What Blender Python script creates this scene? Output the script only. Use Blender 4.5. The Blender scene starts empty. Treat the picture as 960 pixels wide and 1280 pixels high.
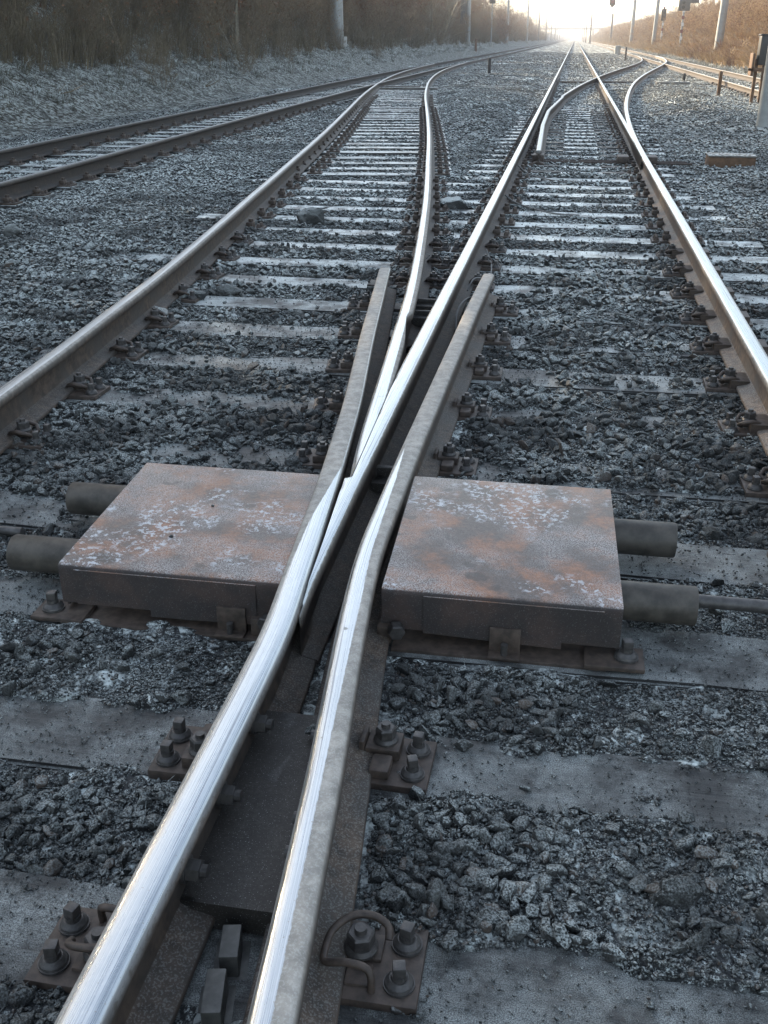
import bpy, bmesh, math, random
import numpy as np
from mathutils import Vector, Matrix
R = math.radians
random.seed(7)
rng = np.random.default_rng(7)
S = bpy.context.scene
COL = S.collection

# ---------------------------------------------------------------- camera, sky, sun, exposure
cam_d = bpy.data.cameras.new('camera'); cam = bpy.data.objects.new('camera', cam_d); COL.objects.link(cam)
cam_d.sensor_fit = 'VERTICAL'; cam_d.sensor_height = 24; cam_d.lens = 24 * 1250 / 1280
cam_d.clip_start = 0.05; cam_d.clip_end = 9000
cam.location = (0, 0, 1.449); cam.rotation_euler = (R(90 - 25.342), 0, R(9.824))
S.camera = cam
SUN_EL, SUN_AZ = 20.0, -50.0; HAZE = 0.0011          # azimuth from the track direction (+Y), negative = to the left
W = bpy.data.worlds.new('World'); S.world = W; W.use_nodes = True
wn = W.node_tree.nodes; wl = W.node_tree.links
sky = wn.new('ShaderNodeTexSky'); sky.sky_type = 'NISHITA'; sky.sun_disc = False
sky.sun_elevation = R(SUN_EL); sky.sun_rotation = R(SUN_AZ); sky.air_density = 1.0; sky.dust_density = 1.0; sky.ozone_density = 0.0
hs = wn.new('ShaderNodeHueSaturation'); hs.inputs['Saturation'].default_value = 0.70; wl.new(sky.outputs[0], hs.inputs['Color']); wl.new(hs.outputs[0], wn['Background'].inputs[0]); wn['Background'].inputs[1].default_value = 0.15
sd = bpy.data.lights.new('sun', 'SUN'); sun = bpy.data.objects.new('sun', sd); COL.objects.link(sun)
sd.energy = 5.0; sd.angle = R(0.6); sd.color = (1.0, 0.80, 0.56)
d = Vector((math.sin(R(SUN_AZ)) * math.cos(R(SUN_EL)), math.cos(R(SUN_AZ)) * math.cos(R(SUN_EL)), math.sin(R(SUN_EL))))
sun.rotation_euler = d.to_track_quat('Z', 'Y').to_euler()
S.view_settings.view_transform = 'Standard'; S.view_settings.look = 'None'
S.view_settings.exposure = 1.62; S.view_settings.gamma = 1.0
S.render.engine = 'CYCLES'
S.cycles.volume_bounces = 0; S.cycles.max_bounces = 6; S.cycles.diffuse_bounces = 2; S.cycles.glossy_bounces = 3
S.cycles.use_denoising = True
S.cycles.volume_step_rate = 4

# ---------------------------------------------------------------- object helpers
def tag(o, label=None, cat=None, group=None, kind=None):
    if label: o['label'] = label
    if cat: o['category'] = cat
    if group: o['group'] = group
    if kind: o['kind'] = kind
    return o
def empty(name, loc=(0, 0, 0), rz=0.0, **k):
    o = bpy.data.objects.new(name, None); COL.objects.link(o); o.location = loc; o.rotation_euler = (0, 0, rz)
    o.empty_display_size = 0.1
    return tag(o, **k)
def link(name, me, parent=None, loc=(0, 0, 0), rot=(0, 0, 0), scale=(1, 1, 1), **k):
    o = bpy.data.objects.new(name, me); COL.objects.link(o)
    o.parent = parent; o.location = loc; o.rotation_euler = rot; o.scale = scale
    return tag(o, **k)
def copy_tree(o, parent=None):
    c = o.copy(); COL.objects.link(c); c.parent = parent
    for ch in kids.get(o.name, []): copy_tree(ch, c)
    return c
kids = {}

class MB:
    """collects shapes into one mesh"""
    def __init__(s): s.v = []; s.f = []; s.m = []
    def add(s, vs, fs, m=0, M=None):
        b = len(s.v)
        if M is not None: vs = [tuple(M @ Vector(p)) for p in vs]
        s.v += [tuple(p) for p in vs]; s.f += [tuple(b + i for i in f) for f in fs]; s.m += [m] * len(fs)
        return s
    def box(s, x0, x1, y0, y1, z0, z1, m=0, b=0.0, M=None):
        if b <= 0:
            vs = [(x0,y0,z0),(x1,y0,z0),(x1,y1,z0),(x0,y1,z0),(x0,y0,z1),(x1,y0,z1),(x1,y1,z1),(x0,y1,z1)]
            return s.add(vs, [(3,2,1,0),(4,5,6,7),(0,1,5,4),(1,2,6,5),(2,3,7,6),(3,0,4,7)], m, M)
        bm = bmesh.new(); bmesh.ops.create_cube(bm, size=1)
        for v in bm.verts: v.co = ((x0+x1)/2 + v.co.x*(x1-x0), (y0+y1)/2 + v.co.y*(y1-y0), (z0+z1)/2 + v.co.z*(z1-z0))
        bmesh.ops.bevel(bm, geom=bm.edges[:], offset=b, segments=2, profile=0.6, affect='EDGES')
        return s.bm(bm, m, M)
    def bm(s, bm, m=0, M=None):
        bm.verts.index_update()
        s.add([v.co[:] for v in bm.verts], [[v.index for v in f.verts] for f in bm.faces], m, M); bm.free(); return s
    def cyl(s, p0, p1, r0, r1=None, n=12, m=0, cap=True, ph=0.0, M=None):
        r1 = r0 if r1 is None else r1
        p0 = Vector(p0); p1 = Vector(p1); a = (p1 - p0).normalized()
        q = a.to_track_quat('Z', 'Y'); u = q @ Vector((1,0,0)); w = q @ Vector((0,1,0)); vs = []
        for p, r in ((p0, r0), (p1, r1)):
            for i in range(n):
                t = ph + 2*math.pi*i/n; vs.append(tuple(p + u*(r*math.cos(t)) + w*(r*math.sin(t))))
        fs = [(i, (i+1) % n, n+(i+1) % n, n+i) for i in range(n)]
        if cap: fs += [tuple(range(n-1, -1, -1)), tuple(range(n, 2*n))]
        return s.add(vs, fs, m, M)
    def tube(s, pts, r, n=8, m=0, M=None):
        pts = [Vector(p) for p in pts]; vs = []; fs = []; L = len(pts); up = Vector((0, 0, 1))
        for i, p in enumerate(pts):
            t = (pts[min(i+1, L-1)] - pts[max(i-1, 0)]).normalized()
            u = t.cross(up)
            if u.length < 1e-3: u = t.cross(Vector((1, 0, 0)))
            u.normalize(); w = u.cross(t); rr = r[i] if isinstance(r, (list, tuple)) else r
            for k in range(n):
                a = 2*math.pi*k/n; vs.append(tuple(p + u*(rr*math.cos(a)) + w*(rr*math.sin(a))))
        for i in range(L-1):
            for k in range(n): fs.append((i*n+k, i*n+(k+1) % n, (i+1)*n+(k+1) % n, (i+1)*n+k))
        fs += [tuple(range(n-1, -1, -1)), tuple(range((L-1)*n, L*n))]
        return s.add(vs, fs, m, M)
    def mesh(s, name, mats, smooth=True, ang=35):
        me = bpy.data.meshes.new(name); me.from_pydata(s.v, [], s.f)
        for m in (mats if isinstance(mats, (list, tuple)) else [mats]): me.materials.append(m)
        me.polygons.foreach_set('material_index', s.m)
        if smooth:
            me.polygons.foreach_set('use_smooth', [True]*len(s.f))
            try: me.set_sharp_from_angle(angle=R(ang))
            except Exception: pass
        me.update(); return me
    def obj(s, name, mats, parent=None, smooth=True, **k):
        return link(name, s.mesh(name, mats, smooth), parent, **k)

def fast_mesh(name, V, F, mats, smooth=False, midx=None):
    me = bpy.data.meshes.new(name); V = np.asarray(V, np.float32); F = np.asarray(F, np.int32)
    k = F.shape[1]; n = len(F)
    me.vertices.add(len(V)); me.vertices.foreach_set('co', V.ravel())
    me.loops.add(n*k); me.loops.foreach_set('vertex_index', F.ravel())
    me.polygons.add(n); me.polygons.foreach_set('loop_start', np.arange(0, n*k, k, dtype=np.int32))
    for m in mats: me.materials.append(m)
    if midx is not None: me.polygons.foreach_set('material_index', np.asarray(midx, np.int32))
    if smooth: me.polygons.foreach_set('use_smooth', np.ones(n, bool))
    me.update(calc_edges=True); me.validate(); return me

# ---------------------------------------------------------------- value noise (numpy)
_tab = rng.random((256, 256))
def vn(x, y):
    x = np.asarray(x, float); y = np.asarray(y, float)
    xi = np.floor(x).astype(int); yi = np.floor(y).astype(int); fx = x-xi; fy = y-yi
    fx = fx*fx*(3-2*fx); fy = fy*fy*(3-2*fy)
    a = _tab[xi & 255, yi & 255]; b = _tab[(xi+1) & 255, yi & 255]; c = _tab[xi & 255, (yi+1) & 255]; e = _tab[(xi+1) & 255, (yi+1) & 255]
    return (a*(1-fx)+b*fx)*(1-fy)+(c*(1-fx)+e*fx)*fy
def fbm(x, y, o=3):
    s = 0; a = 0.5
    for i in range(o): s = s + a*vn(x*2**i+17*i, y*2**i+31*i); a *= 0.5
    return s/(1-0.5**o)      # 0..1

# ---------------------------------------------------------------- materials
class NT:
    def __init__(s, name):
        s.mat = bpy.data.materials.new(name); s.mat.use_nodes = True; s.t = s.mat.node_tree; s.n = s.t.nodes
        s.b = s.n['Principled BSDF']
    def nd(s, ty, **k):
        n = s.n.new(ty)
        for a, v in k.items(): setattr(n, a, v)
        return n
    def put(s, inp, v):
        if v is None: return
        if isinstance(v, bpy.types.NodeSocket): s.t.links.new(v, inp)
        else: inp.default_value = v
    def pos(s, obj=False):
        if obj: return s.nd('ShaderNodeTexCoord').outputs['Object']
        return s.nd('ShaderNodeNewGeometry').outputs['Position']
    def attr(s, name): return s.nd('ShaderNodeAttribute', attribute_name=name).outputs['Fac']
    def scale(s, vec, sc):
        n = s.nd('ShaderNodeMapping'); s.put(n.inputs[0], vec); n.inputs['Scale'].default_value = sc; return n.outputs[0]
    def noise(s, vec, sc, det=4, rough=0.6, dist=0.0):
        n = s.nd('ShaderNodeTexNoise'); s.put(n.inputs['Vector'], vec); n.inputs['Scale'].default_value = sc
        n.inputs['Detail'].default_value = det; n.inputs['Roughness'].default_value = rough; n.inputs['Distortion'].default_value = dist
        return n.outputs['Fac']
    def voro(s, vec, sc, feat='F1', out='Distance', rnd=1.0):
        n = s.nd('ShaderNodeTexVoronoi', feature=feat); s.put(n.inputs['Vector'], vec); n.inputs['Scale'].default_value = sc
        n.inputs['Randomness'].default_value = rnd; return n.outputs[out]
    def ramp(s, v, lo, hi, a=0.0, b=1.0):
        n = s.nd('ShaderNodeMapRange', interpolation_type='SMOOTHSTEP')
        for i, x in zip((0, 1, 2, 3, 4), (v, lo, hi, a, b)): s.put(n.inputs[i], x)
        return n.outputs[0]
    def math(s, op, a, b=None, c=None):
        n = s.nd('ShaderNodeMath', operation=op)
        for i, x in enumerate((a, b, c)): s.put(n.inputs[i], x)
        return n.outputs[0]
    def mix(s, f, a, b):
        n = s.nd('ShaderNodeMix', data_type='RGBA'); s.put(n.inputs[0], f)
        for i, x in ((6, a), (7, b)):
            if isinstance(x, tuple) and len(x) == 3: x = x + (1,)
            s.put(n.inputs[i], x)
        return n.outputs[2]
    def fmix(s, f, a, b):
        n = s.nd('ShaderNodeMix', data_type='FLOAT')
        for i, x in ((0, f), (2, a), (3, b)): s.put(n.inputs[i], x)
        return n.outputs[0]
    def bump(s, h, st, dist=0.01, prev=None):
        n = s.nd('ShaderNodeBump'); n.inputs['Strength'].default_value = st; n.inputs['Distance'].default_value = dist
        s.put(n.inputs['Height'], h)
        if prev is not None: s.put(n.inputs['Normal'], prev)
        return n.outputs[0]
    def upness(s, lo=0.2, hi=0.85):
        g = s.nd('ShaderNodeNewGeometry').outputs['Normal']; x = s.nd('ShaderNodeSeparateXYZ'); s.put(x.inputs[0], g)
        return s.ramp(x.outputs[2], lo, hi)
    def out(s, col=None, rough=0.8, metal=0.0, nrm=None, spec=None):
        if isinstance(col, tuple) and len(col) == 3: col = col + (1,)
        s.put(s.b.inputs['Base Color'], col); s.put(s.b.inputs['Roughness'], rough); s.put(s.b.inputs['Metallic'], metal)
        s.put(s.b.inputs['Normal'], nrm); s.put(s.b.inputs['Specular IOR Level'], spec); return s.mat

FROST = (0.78, 0.85, 0.81)
def simple(name, c, rough=0.7, metal=0.0, var=0.35, sc=20, frost=0.0, bump=0.3, obj=True):
    t = NT(name); p = t.pos(obj); n = t.noise(p, sc, 5)
    c2 = tuple(x*(1-var) for x in c); col = t.mix(t.ramp(n, 0.3, 0.7), c2, c)
    if frost > 0:
        f = t.math('MULTIPLY', t.ramp(t.noise(p, sc*2.3, 4), 0.62-frost*0.4, 0.72-frost*0.3), t.upness())
        col = t.mix(f, col, FROST)
    return t.out(col, rough, metal, t.bump(n, bump, 0.004))

def m_stone():
    t = NT('stone'); p = t.pos(); r = t.nd('ShaderNodeObjectInfo').outputs['Random']
    base = t.mix(r, (0.004, 0.005, 0.004), (0.044, 0.045, 0.040))
    base = t.mix(t.ramp(t.math('FRACT', t.math('MULTIPLY', r, 17.3)), 0.90, 0.97), base, (0.075, 0.056, 0.042))
    n = t.noise(p, 240, 3, 0.62); n2 = t.noise(p, 2.2, 3)
    base = t.mix(t.ramp(n, 0.35, 0.75), base, t.mix(0.5, base, (0.10, 0.105, 0.11)))
    f = t.ramp(n, 0.34, 0.68)
    yy = t.nd('ShaderNodeSeparateXYZ'); t.put(yy.inputs[0], p)
    amt = t.math('MINIMUM', t.math('MULTIPLY', t.ramp(n2, 0.36, 0.62, 0.22, 1.0), t.ramp(yy.outputs[1], 3, 11, 0.58, 2.2)), 1.0)  # frost colour grows with distance, partly painting in the backlit brightness farther off
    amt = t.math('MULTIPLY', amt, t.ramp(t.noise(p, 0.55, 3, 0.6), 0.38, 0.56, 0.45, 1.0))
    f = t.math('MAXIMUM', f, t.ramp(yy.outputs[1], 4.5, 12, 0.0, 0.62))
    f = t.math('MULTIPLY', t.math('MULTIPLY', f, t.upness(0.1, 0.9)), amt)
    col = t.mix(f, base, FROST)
    return t.out(col, t.fmix(f, 0.75, 0.5), 0, t.bump(n, 0.8, 0.006), 0.3)
def m_ground():
    t = NT('frosted_ballast'); p = t.pos()
    fine = t.noise(p, 260, 3, 0.7); v = t.voro(p, 75); vc = t.voro(p, 22); big = t.noise(p, 1.6, 4); mid = t.noise(p, 9, 4)
    vcol = t.nd('ShaderNodeTexVoronoi'); t.put(vcol.inputs['Vector'], p); vcol.inputs['Scale'].default_value = 16
    sx = t.nd('ShaderNodeSeparateColor'); t.put(sx.inputs[0], vcol.outputs['Color'])
    base = t.mix(t.ramp(mid, 0.3, 0.7), (0.005, 0.006, 0.006), (0.020, 0.022, 0.021))
    base = t.mix(t.math('MULTIPLY', sx.outputs[0], 0.6), base, (0.075, 0.078, 0.08))
    f = t.math('MULTIPLY', t.ramp(fine, 0.45, 0.62), t.ramp(v, 0.75, 0.15))
    # farther stones: larger speckle so that it does not average out
    f2 = t.math('MULTIPLY', t.ramp(sx.outputs[1], 0.35, 0.9), t.ramp(t.noise(p, 24, 4, 0.75), 0.42, 0.62))
    f = t.math('MAXIMUM', f, f2)
    yy = t.nd('ShaderNodeSeparateXYZ'); t.put(yy.inputs[0], p)
    wav = t.noise(t.scale(p, (1.0, .22, 1)), 1.1, 6, 0.75)
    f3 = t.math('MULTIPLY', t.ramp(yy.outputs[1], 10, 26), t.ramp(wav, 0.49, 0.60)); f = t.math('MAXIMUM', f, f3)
    f = t.math('MULTIPLY', f, t.math('MAXIMUM', t.ramp(big, 0.33, 0.56, 0.38, 1.0), t.ramp(yy.outputs[1], 4, 12, 0.0, 0.5)))  # far floor on the frost colour also paints in grazing-light brightness
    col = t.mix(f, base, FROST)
    h = t.math('ADD', t.math('MULTIPLY', fine, 0.35), t.math('SUBTRACT', 1.0, v))
    nb = t.bump(h, 0.9, 0.010); nb = t.bump(t.math('SUBTRACT', 1.0, vcol.outputs['Distance']), 0.9, 0.05, nb)
    return t.out(col, 0.8, 0, nb, 0.25)
def m_bank(name, c1, c2, fr):
    t = NT(name); p = t.pos(); a = t.noise(p, 3.0, 6, 0.7); b = t.noise(p, 14, 6, 0.8)
    col = t.mix(t.ramp(a, 0.35, 0.7), c1, c2); col = t.mix(t.ramp(b, 0.35, 0.7), t.mix(0.5, col, (0.01, 0.01, 0.008)), col)
    f = t.math('MULTIPLY', t.ramp(b, 0.46, 0.56), t.ramp(a, 0.35, 0.55, .25, 1.0)); f = t.math('MULTIPLY', f, fr)
    return t.out(t.mix(f, col, FROST), 0.9, 0, t.bump(b, 0.9, 0.08), 0.2)
def m_sleeper():
    t = NT('frosted_timber'); p = t.pos(); r = t.nd('ShaderNodeObjectInfo').outputs['Random']
    g = t.noise(t.scale(p, (2.0, 60, 60)), 1.0, 5, 0.65, 0.3); n = t.noise(p, 420, 4, 0.7); big = t.noise(p, 4.2, 5, 0.7)
    base = t.mix(t.ramp(g, 0.3, 0.7), (0.006, 0.006, 0.006), (0.040, 0.039, 0.037))
    split = t.noise(t.scale(p, (1.2, 26, 1)), 1.0, 3, 0.5, 0.8); base = t.mix(t.ramp(split, 0.63, 0.66), base, (0.004, 0.004, 0.004))
    base = t.mix(t.ramp(t.noise(p, 60, 3), 0.6, 0.75), base, (0.03, 0.026, 0.022))
    f = t.math('MULTIPLY', t.ramp(n, 0.40, 0.62, 0.15, 1.0), t.math('MULTIPLY', t.upness(0.5, 0.95), t.ramp(big, 0.36, 0.64, 0.04, 0.46)))
    y = t.nd('ShaderNodeSeparateXYZ'); t.put(y.inputs[0], p)
    far = t.ramp(y.outputs[1], 3.5, 10.0, 1.0, 4.5); f = t.math('MINIMUM', t.math('MULTIPLY', f, far), 0.97)  # far frost whitened further, sky glare at grazing view put into the colour
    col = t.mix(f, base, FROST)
    nb = t.bump(g, 0.7, 0.006); nb = t.bump(n, 0.5, 0.003, nb)
    return t.out(col, t.math('MULTIPLY', t.fmix(r, 0.5, 0.68), t.ramp(y.outputs[1], 4, 12, 1.0, 0.75)), 0, nb, 0.5)
def m_rail():
    t = NT('rail_steel'); p = t.pos(); u = t.attr('u'); v = t.attr('v'); bl = t.attr('bl'); br = t.attr('br'); sh = t.attr('sh')
    cv = t.nd('ShaderNodeCombineXYZ'); t.put(cv.inputs[0], t.math('MULTIPLY', u, 500)); t.put(cv.inputs[1], t.math('MULTIPLY', v, 2.5))
    cw = t.nd('ShaderNodeCombineXYZ'); t.put(cw.inputs[0], t.math('MULTIPLY', u, 150)); t.put(cw.inputs[1], t.math('MULTIPLY', v, 1.0))
    streak = t.noise(cv.outputs[0], 1.0, 4, 0.6); wide = t.noise(cw.outputs[0], 1.0, 3, 0.6)
    edge = t.math('MULTIPLY', t.math('SUBTRACT', t.noise(p, 55, 3, 0.7), 0.5), 0.007)
    uu = t.math('ADD', u, edge)
    ins = t.math('MULTIPLY', t.ramp(t.math('SUBTRACT', uu, bl), -0.0008, 0.0012), t.ramp(t.math('SUBTRACT', br, uu), -0.0008, 0.0012))
    top = t.attr('top'); ins = t.math('MULTIPLY', ins, top)
    dirt = t.math('MULTIPLY', t.math('SUBTRACT', 1.0, t.ramp(t.noise(p, 190, 2, 0.5), 0.70, 0.74)), t.math('SUBTRACT', 1.0, t.math('MULTIPLY', t.ramp(t.noise(p, 22, 3), 0.70, 0.74), 0.8)))
    ins = t.math('MULTIPLY', ins, dirt); ins = t.math('MULTIPLY', ins, sh)
    rn = t.noise(p, 30, 5, 0.65); rb = t.noise(p, 5, 4, 0.6)
    rust = t.mix(t.ramp(rn, 0.3, 0.7), (0.028, 0.021, 0.016), (0.090, 0.064, 0.045))
    rust = t.mix(t.ramp(rb, 0.35, 0.7), rust, (0.048, 0.042, 0.036))
    topr = t.mix(t.ramp(rn, 0.3, 0.75), (0.24, 0.225, 0.195), (0.42, 0.39, 0.34))      # dull, dusty unpolished head
    rust = t.mix(t.math('MULTIPLY', top, 0.8), rust, topr)
    fr = t.math('MULTIPLY', t.math('MULTIPLY', t.ramp(t.noise(p, 240, 2), 0.50, 0.62), t.upness(0.5, 0.9)), 0.28)
    rust = t.mix(t.math('MULTIPLY', fr, 0.25), rust, FROST)
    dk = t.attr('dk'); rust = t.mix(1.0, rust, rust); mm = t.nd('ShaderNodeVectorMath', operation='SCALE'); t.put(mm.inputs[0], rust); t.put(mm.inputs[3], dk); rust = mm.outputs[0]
    steel = t.mix(t.ramp(streak, 0.3, 0.7), (0.34, 0.37, 0.385), (0.60, 0.63, 0.64))
    steel = t.mix(t.ramp(wide, 0.57, 0.62), steel, (0.28, 0.30, 0.315))
    col = t.mix(ins, rust, steel)
    rough = t.fmix(ins, 0.70, t.fmix(t.ramp(streak, 0.3, 0.7), 0.24, 0.42))
    nb = t.bump(rn, t.math('MULTIPLY', 0.0, 0.0) if False else 0.22, 0.004)
    nb = t.bump(streak, 0.08, 0.0006, nb)
    return t.out(col, rough, t.fmix(ins, 0.0, 1.0), nb, 0.4)
def m_plate():
    t = NT('oiled_plate'); p = t.pos(); a = t.noise(p, 16, 5, 0.7); b = t.noise(p, 120, 4, 0.75); c = t.noise(p, 7, 3, 0.5, 0.6)
    col = t.mix(t.ramp(a, 0.35, 0.68), (0.026, 0.023, 0.020), (0.060, 0.055, 0.048))
    col = t.mix(t.ramp(b, 0.35, 0.70), (0.030, 0.026, 0.022), col)
    oil = t.ramp(c, 0.60, 0.63); col = t.mix(t.math('MULTIPLY', oil, 0.85), col, (0.012, 0.011, 0.010))
    col = t.mix(t.math('MULTIPLY', t.ramp(t.noise(p, 380, 2), 0.66, 0.70), 0.35), col, FROST)
    return t.out(col, t.fmix(oil, 0.62, 0.30), 0.2, t.bump(b, 0.5, 0.003), 0.5)
def m_cover():
    t = NT('rusted_plate'); p = t.pos(); up = t.upness(0.6, 0.9)
    a = t.noise(p, 7, 5, 0.65); b = t.noise(p, 60, 4, 0.7); c = t.noise(p, 52, 6, 0.78, 0.1); s = t.noise(p, 300, 2)
    rust = t.mix(t.ramp(a, 0.40, 0.66), (0.130, 0.098, 0.078), (0.34, 0.155, 0.075))
    rust = t.mix(t.ramp(b, 0.35, 0.75), t.mix(0.45, rust, (0.04, 0.034, 0.03)), rust)
    top = t.mix(t.math('MULTIPLY', t.ramp(s, 0.42, 0.6), t.ramp(t.noise(p, 3.2, 3), .38, .6, .12, .75)), rust, (0.44, 0.42, 0.40))
    patch = t.math('MULTIPLY', t.ramp(c, 0.53, 0.56), t.ramp(t.noise(p, 3.6, 3), 0.49, 0.60))
    top = t.mix(t.math('MULTIPLY', patch, 0.85), top, (0.56, 0.58, 0.60))
    stain = t.ramp(t.noise(p, 9, 3, 0.5), 0.66, 0.70); top = t.mix(t.math('MULTIPLY', stain, 0.6), top, (0.07, 0.06, 0.05))
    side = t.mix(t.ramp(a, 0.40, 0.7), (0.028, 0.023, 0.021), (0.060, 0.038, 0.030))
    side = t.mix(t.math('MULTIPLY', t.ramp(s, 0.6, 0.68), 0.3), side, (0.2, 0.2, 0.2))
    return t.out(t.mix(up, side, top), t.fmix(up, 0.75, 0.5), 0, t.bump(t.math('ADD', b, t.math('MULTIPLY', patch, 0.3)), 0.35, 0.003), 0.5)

M = {}
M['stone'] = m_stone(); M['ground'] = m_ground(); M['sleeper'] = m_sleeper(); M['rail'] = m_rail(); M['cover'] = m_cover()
M['bank_l'] = m_bank('frosted_bank', (0.035, 0.032, 0.022), (0.12, 0.105, 0.07), 0.62)
M['bank_r'] = m_bank('dry_bank', (0.04, 0.026, 0.016), (0.20, 0.12, 0.065), 0.0)
M['iron'] = simple('rusty_iron', (0.085, 0.062, 0.047), 0.60, 0.0, 0.6, 40, 0.0)
M['bolt'] = simple('greased_steel', (0.085, 0.080, 0.075), 0.45, 0.35, 0.4, 90, 0.0)
M['platem'] = m_plate()
M['bright'] = simple('dull_bright_plate', (0.13, 0.13, 0.12), 0.5, 0.3, 0.5, 30)
M['pipe'] = simple('weathered_pipe', (0.085, 0.075, 0.060), 0.55, 0.1, 0.6, 22, 0.0)
M['rod'] = simple('steel_rod', (0.12, 0.115, 0.11), 0.5, 0.4, 0.5, 30)
M['mast'] = simple('galvanised_mast', (0.27, 0.29, 0.29), 0.55, 0.3, 0.25, 3)
M['darkmast'] = simple('dark_mast', (0.09, 0.09, 0.085), 0.6, 0.2, 0.3, 3)
M['concrete'] = simple('pale_concrete', (0.34, 0.35, 0.33), 0.8, 0, 0.2, 6)
M['wood'] = simple('weathered_wood', (0.15, 0.085, 0.045), 0.8, 0, 0.5, 12, 0.1)
M['woodtop'] = simple('frosted_board', (0.16, 0.15, 0.13), 0.8, 0, 0.4, 12, 0.35)
M['black'] = simple('black_paint', (0.02, 0.021, 0.022), 0.45, 0, 0.3, 10)
M['red'] = simple('faded_red_paint', (0.16, 0.028, 0.03), 0.5, 0, 0.3, 10)
M['white'] = simple('white_paint', (0.65, 0.66, 0.64), 0.6, 0, 0.15, 10)
M['cable'] = simple('grey_cable', (0.16, 0.16, 0.15), 0.6, 0, 0.2, 30)
M['lens'] = simple('dark_lens', (0.02, 0.02, 0.025), 0.15, 0, 0.1, 10)
M['bark'] = simple('twig_bark', (0.25, 0.195, 0.12), 0.85, 0, 0.6, 8)
M['birch'] = simple('pale_bark', (0.30, 0.27, 0.20), 0.8, 0, 0.5, 9)
M['russet'] = simple('russet_leaf', (0.24, 0.115, 0.055), 0.8, 0, 0.5, 3)
M['darkstem'] = simple('dark_stem', (0.19, 0.155, 0.095), 0.85, 0, 0.5, 4)
M['dry'] = simple('dry_stem', (0.56, 0.39, 0.20), 0.85, 0, 0.5, 4)
M['dgrass'] = simple('dull_grass', (0.13, 0.125, 0.09), 0.85, 0, 0.5, 6, 0.7)
# ---------------------------------------------------------------- track geometry (metres; y runs along the main track)
def smooth_path(pts, n=25, w=1.2):
    pts = np.array(pts, float); s = pts[:, 0]
    def f(q):
        q = np.asarray(q, float); acc = 0
        ww = np.maximum(0.12, w*np.clip(q/10, 0.15, 4))
        for k in np.linspace(-1, 1, n): acc = acc + np.interp(q + k*ww, s, pts[:, 1])
        return acc/n
    return f
GA = 1.505
A_L, A_R = -0.600, 0.905
Br = smooth_path([(-2, -.32), (.93, -.335), (2.0, -.44), (2.98, -.594), (3.97, -.672), (5.63, -.80), (7.65, -1.02), (9.63, -1.25), (11.22, -1.46), (14.84, -1.92), (19.76, -2.60), (26.93, -3.62), (36.2, -4.75), (46, -5.60), (56, -6.02), (66, -6.18), (90, -6.19), (3000, -6.2)])
Bl = lambda s: Br(s) - GA - 0.07*np.clip((np.asarray(s, float)-4)/5, 0, 1)*np.clip((60-np.asarray(s, float))/20, 0, 1)
Cc = smooth_path([(-5, -5.9), (10, -6.15), (18, -6.40), (24, -6.55), (35, -6.78), (50, -6.95), (70, -6.95), (3000, -6.95)])
Er = smooth_path([(-5, A_R), (13.5, A_R), (16, .925), (18.7, .985), (23.4, 1.14), (31.2, 1.60), (38, 2.14), (46.5, 3.05), (59.5, 4.62), (70, 5.72), (82, 6.34), (95, 6.45), (3000, 6.45)])
El = lambda s: np.interp(s, [12, 13.3, 17.6, 21.2, 26.5], [-.33, -.35, -.42, -.415, -.19]) * (np.asarray(s) < 26.5) + (np.asarray(s) >= 26.5) * (Er(s) - GA - .04*np.clip(1-(np.asarray(s, float)-26.5)/10, 0, 1))
D_L, D_R = 4.95, 6.455
const = lambda c: (lambda s: np.full(np.shape(s), c, float))
ZR = 0.19
HALF = [(0, 0), (.013, -.0003), (.024, -.0018), (.031, -.0055), (.0352, -.0125), (.036, -.034), (.033, -.040), (.012, -.051), (.0085, -.068), (.0085, -.118), (.013, -.137), (.032, -.149), (.072, -.159), (.075, -.163), (.075, -.172)]
PROF = [(-x, z) for x, z in HALF[::-1]] + HALF[1:]
def steps(s0, s1):
    q = [s0]
    while q[-1] < s1 - 1e-6: q.append(min(s1, q[-1] + max(0.06, abs(q[-1])*0.02)))
    return np.array(q)
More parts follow.
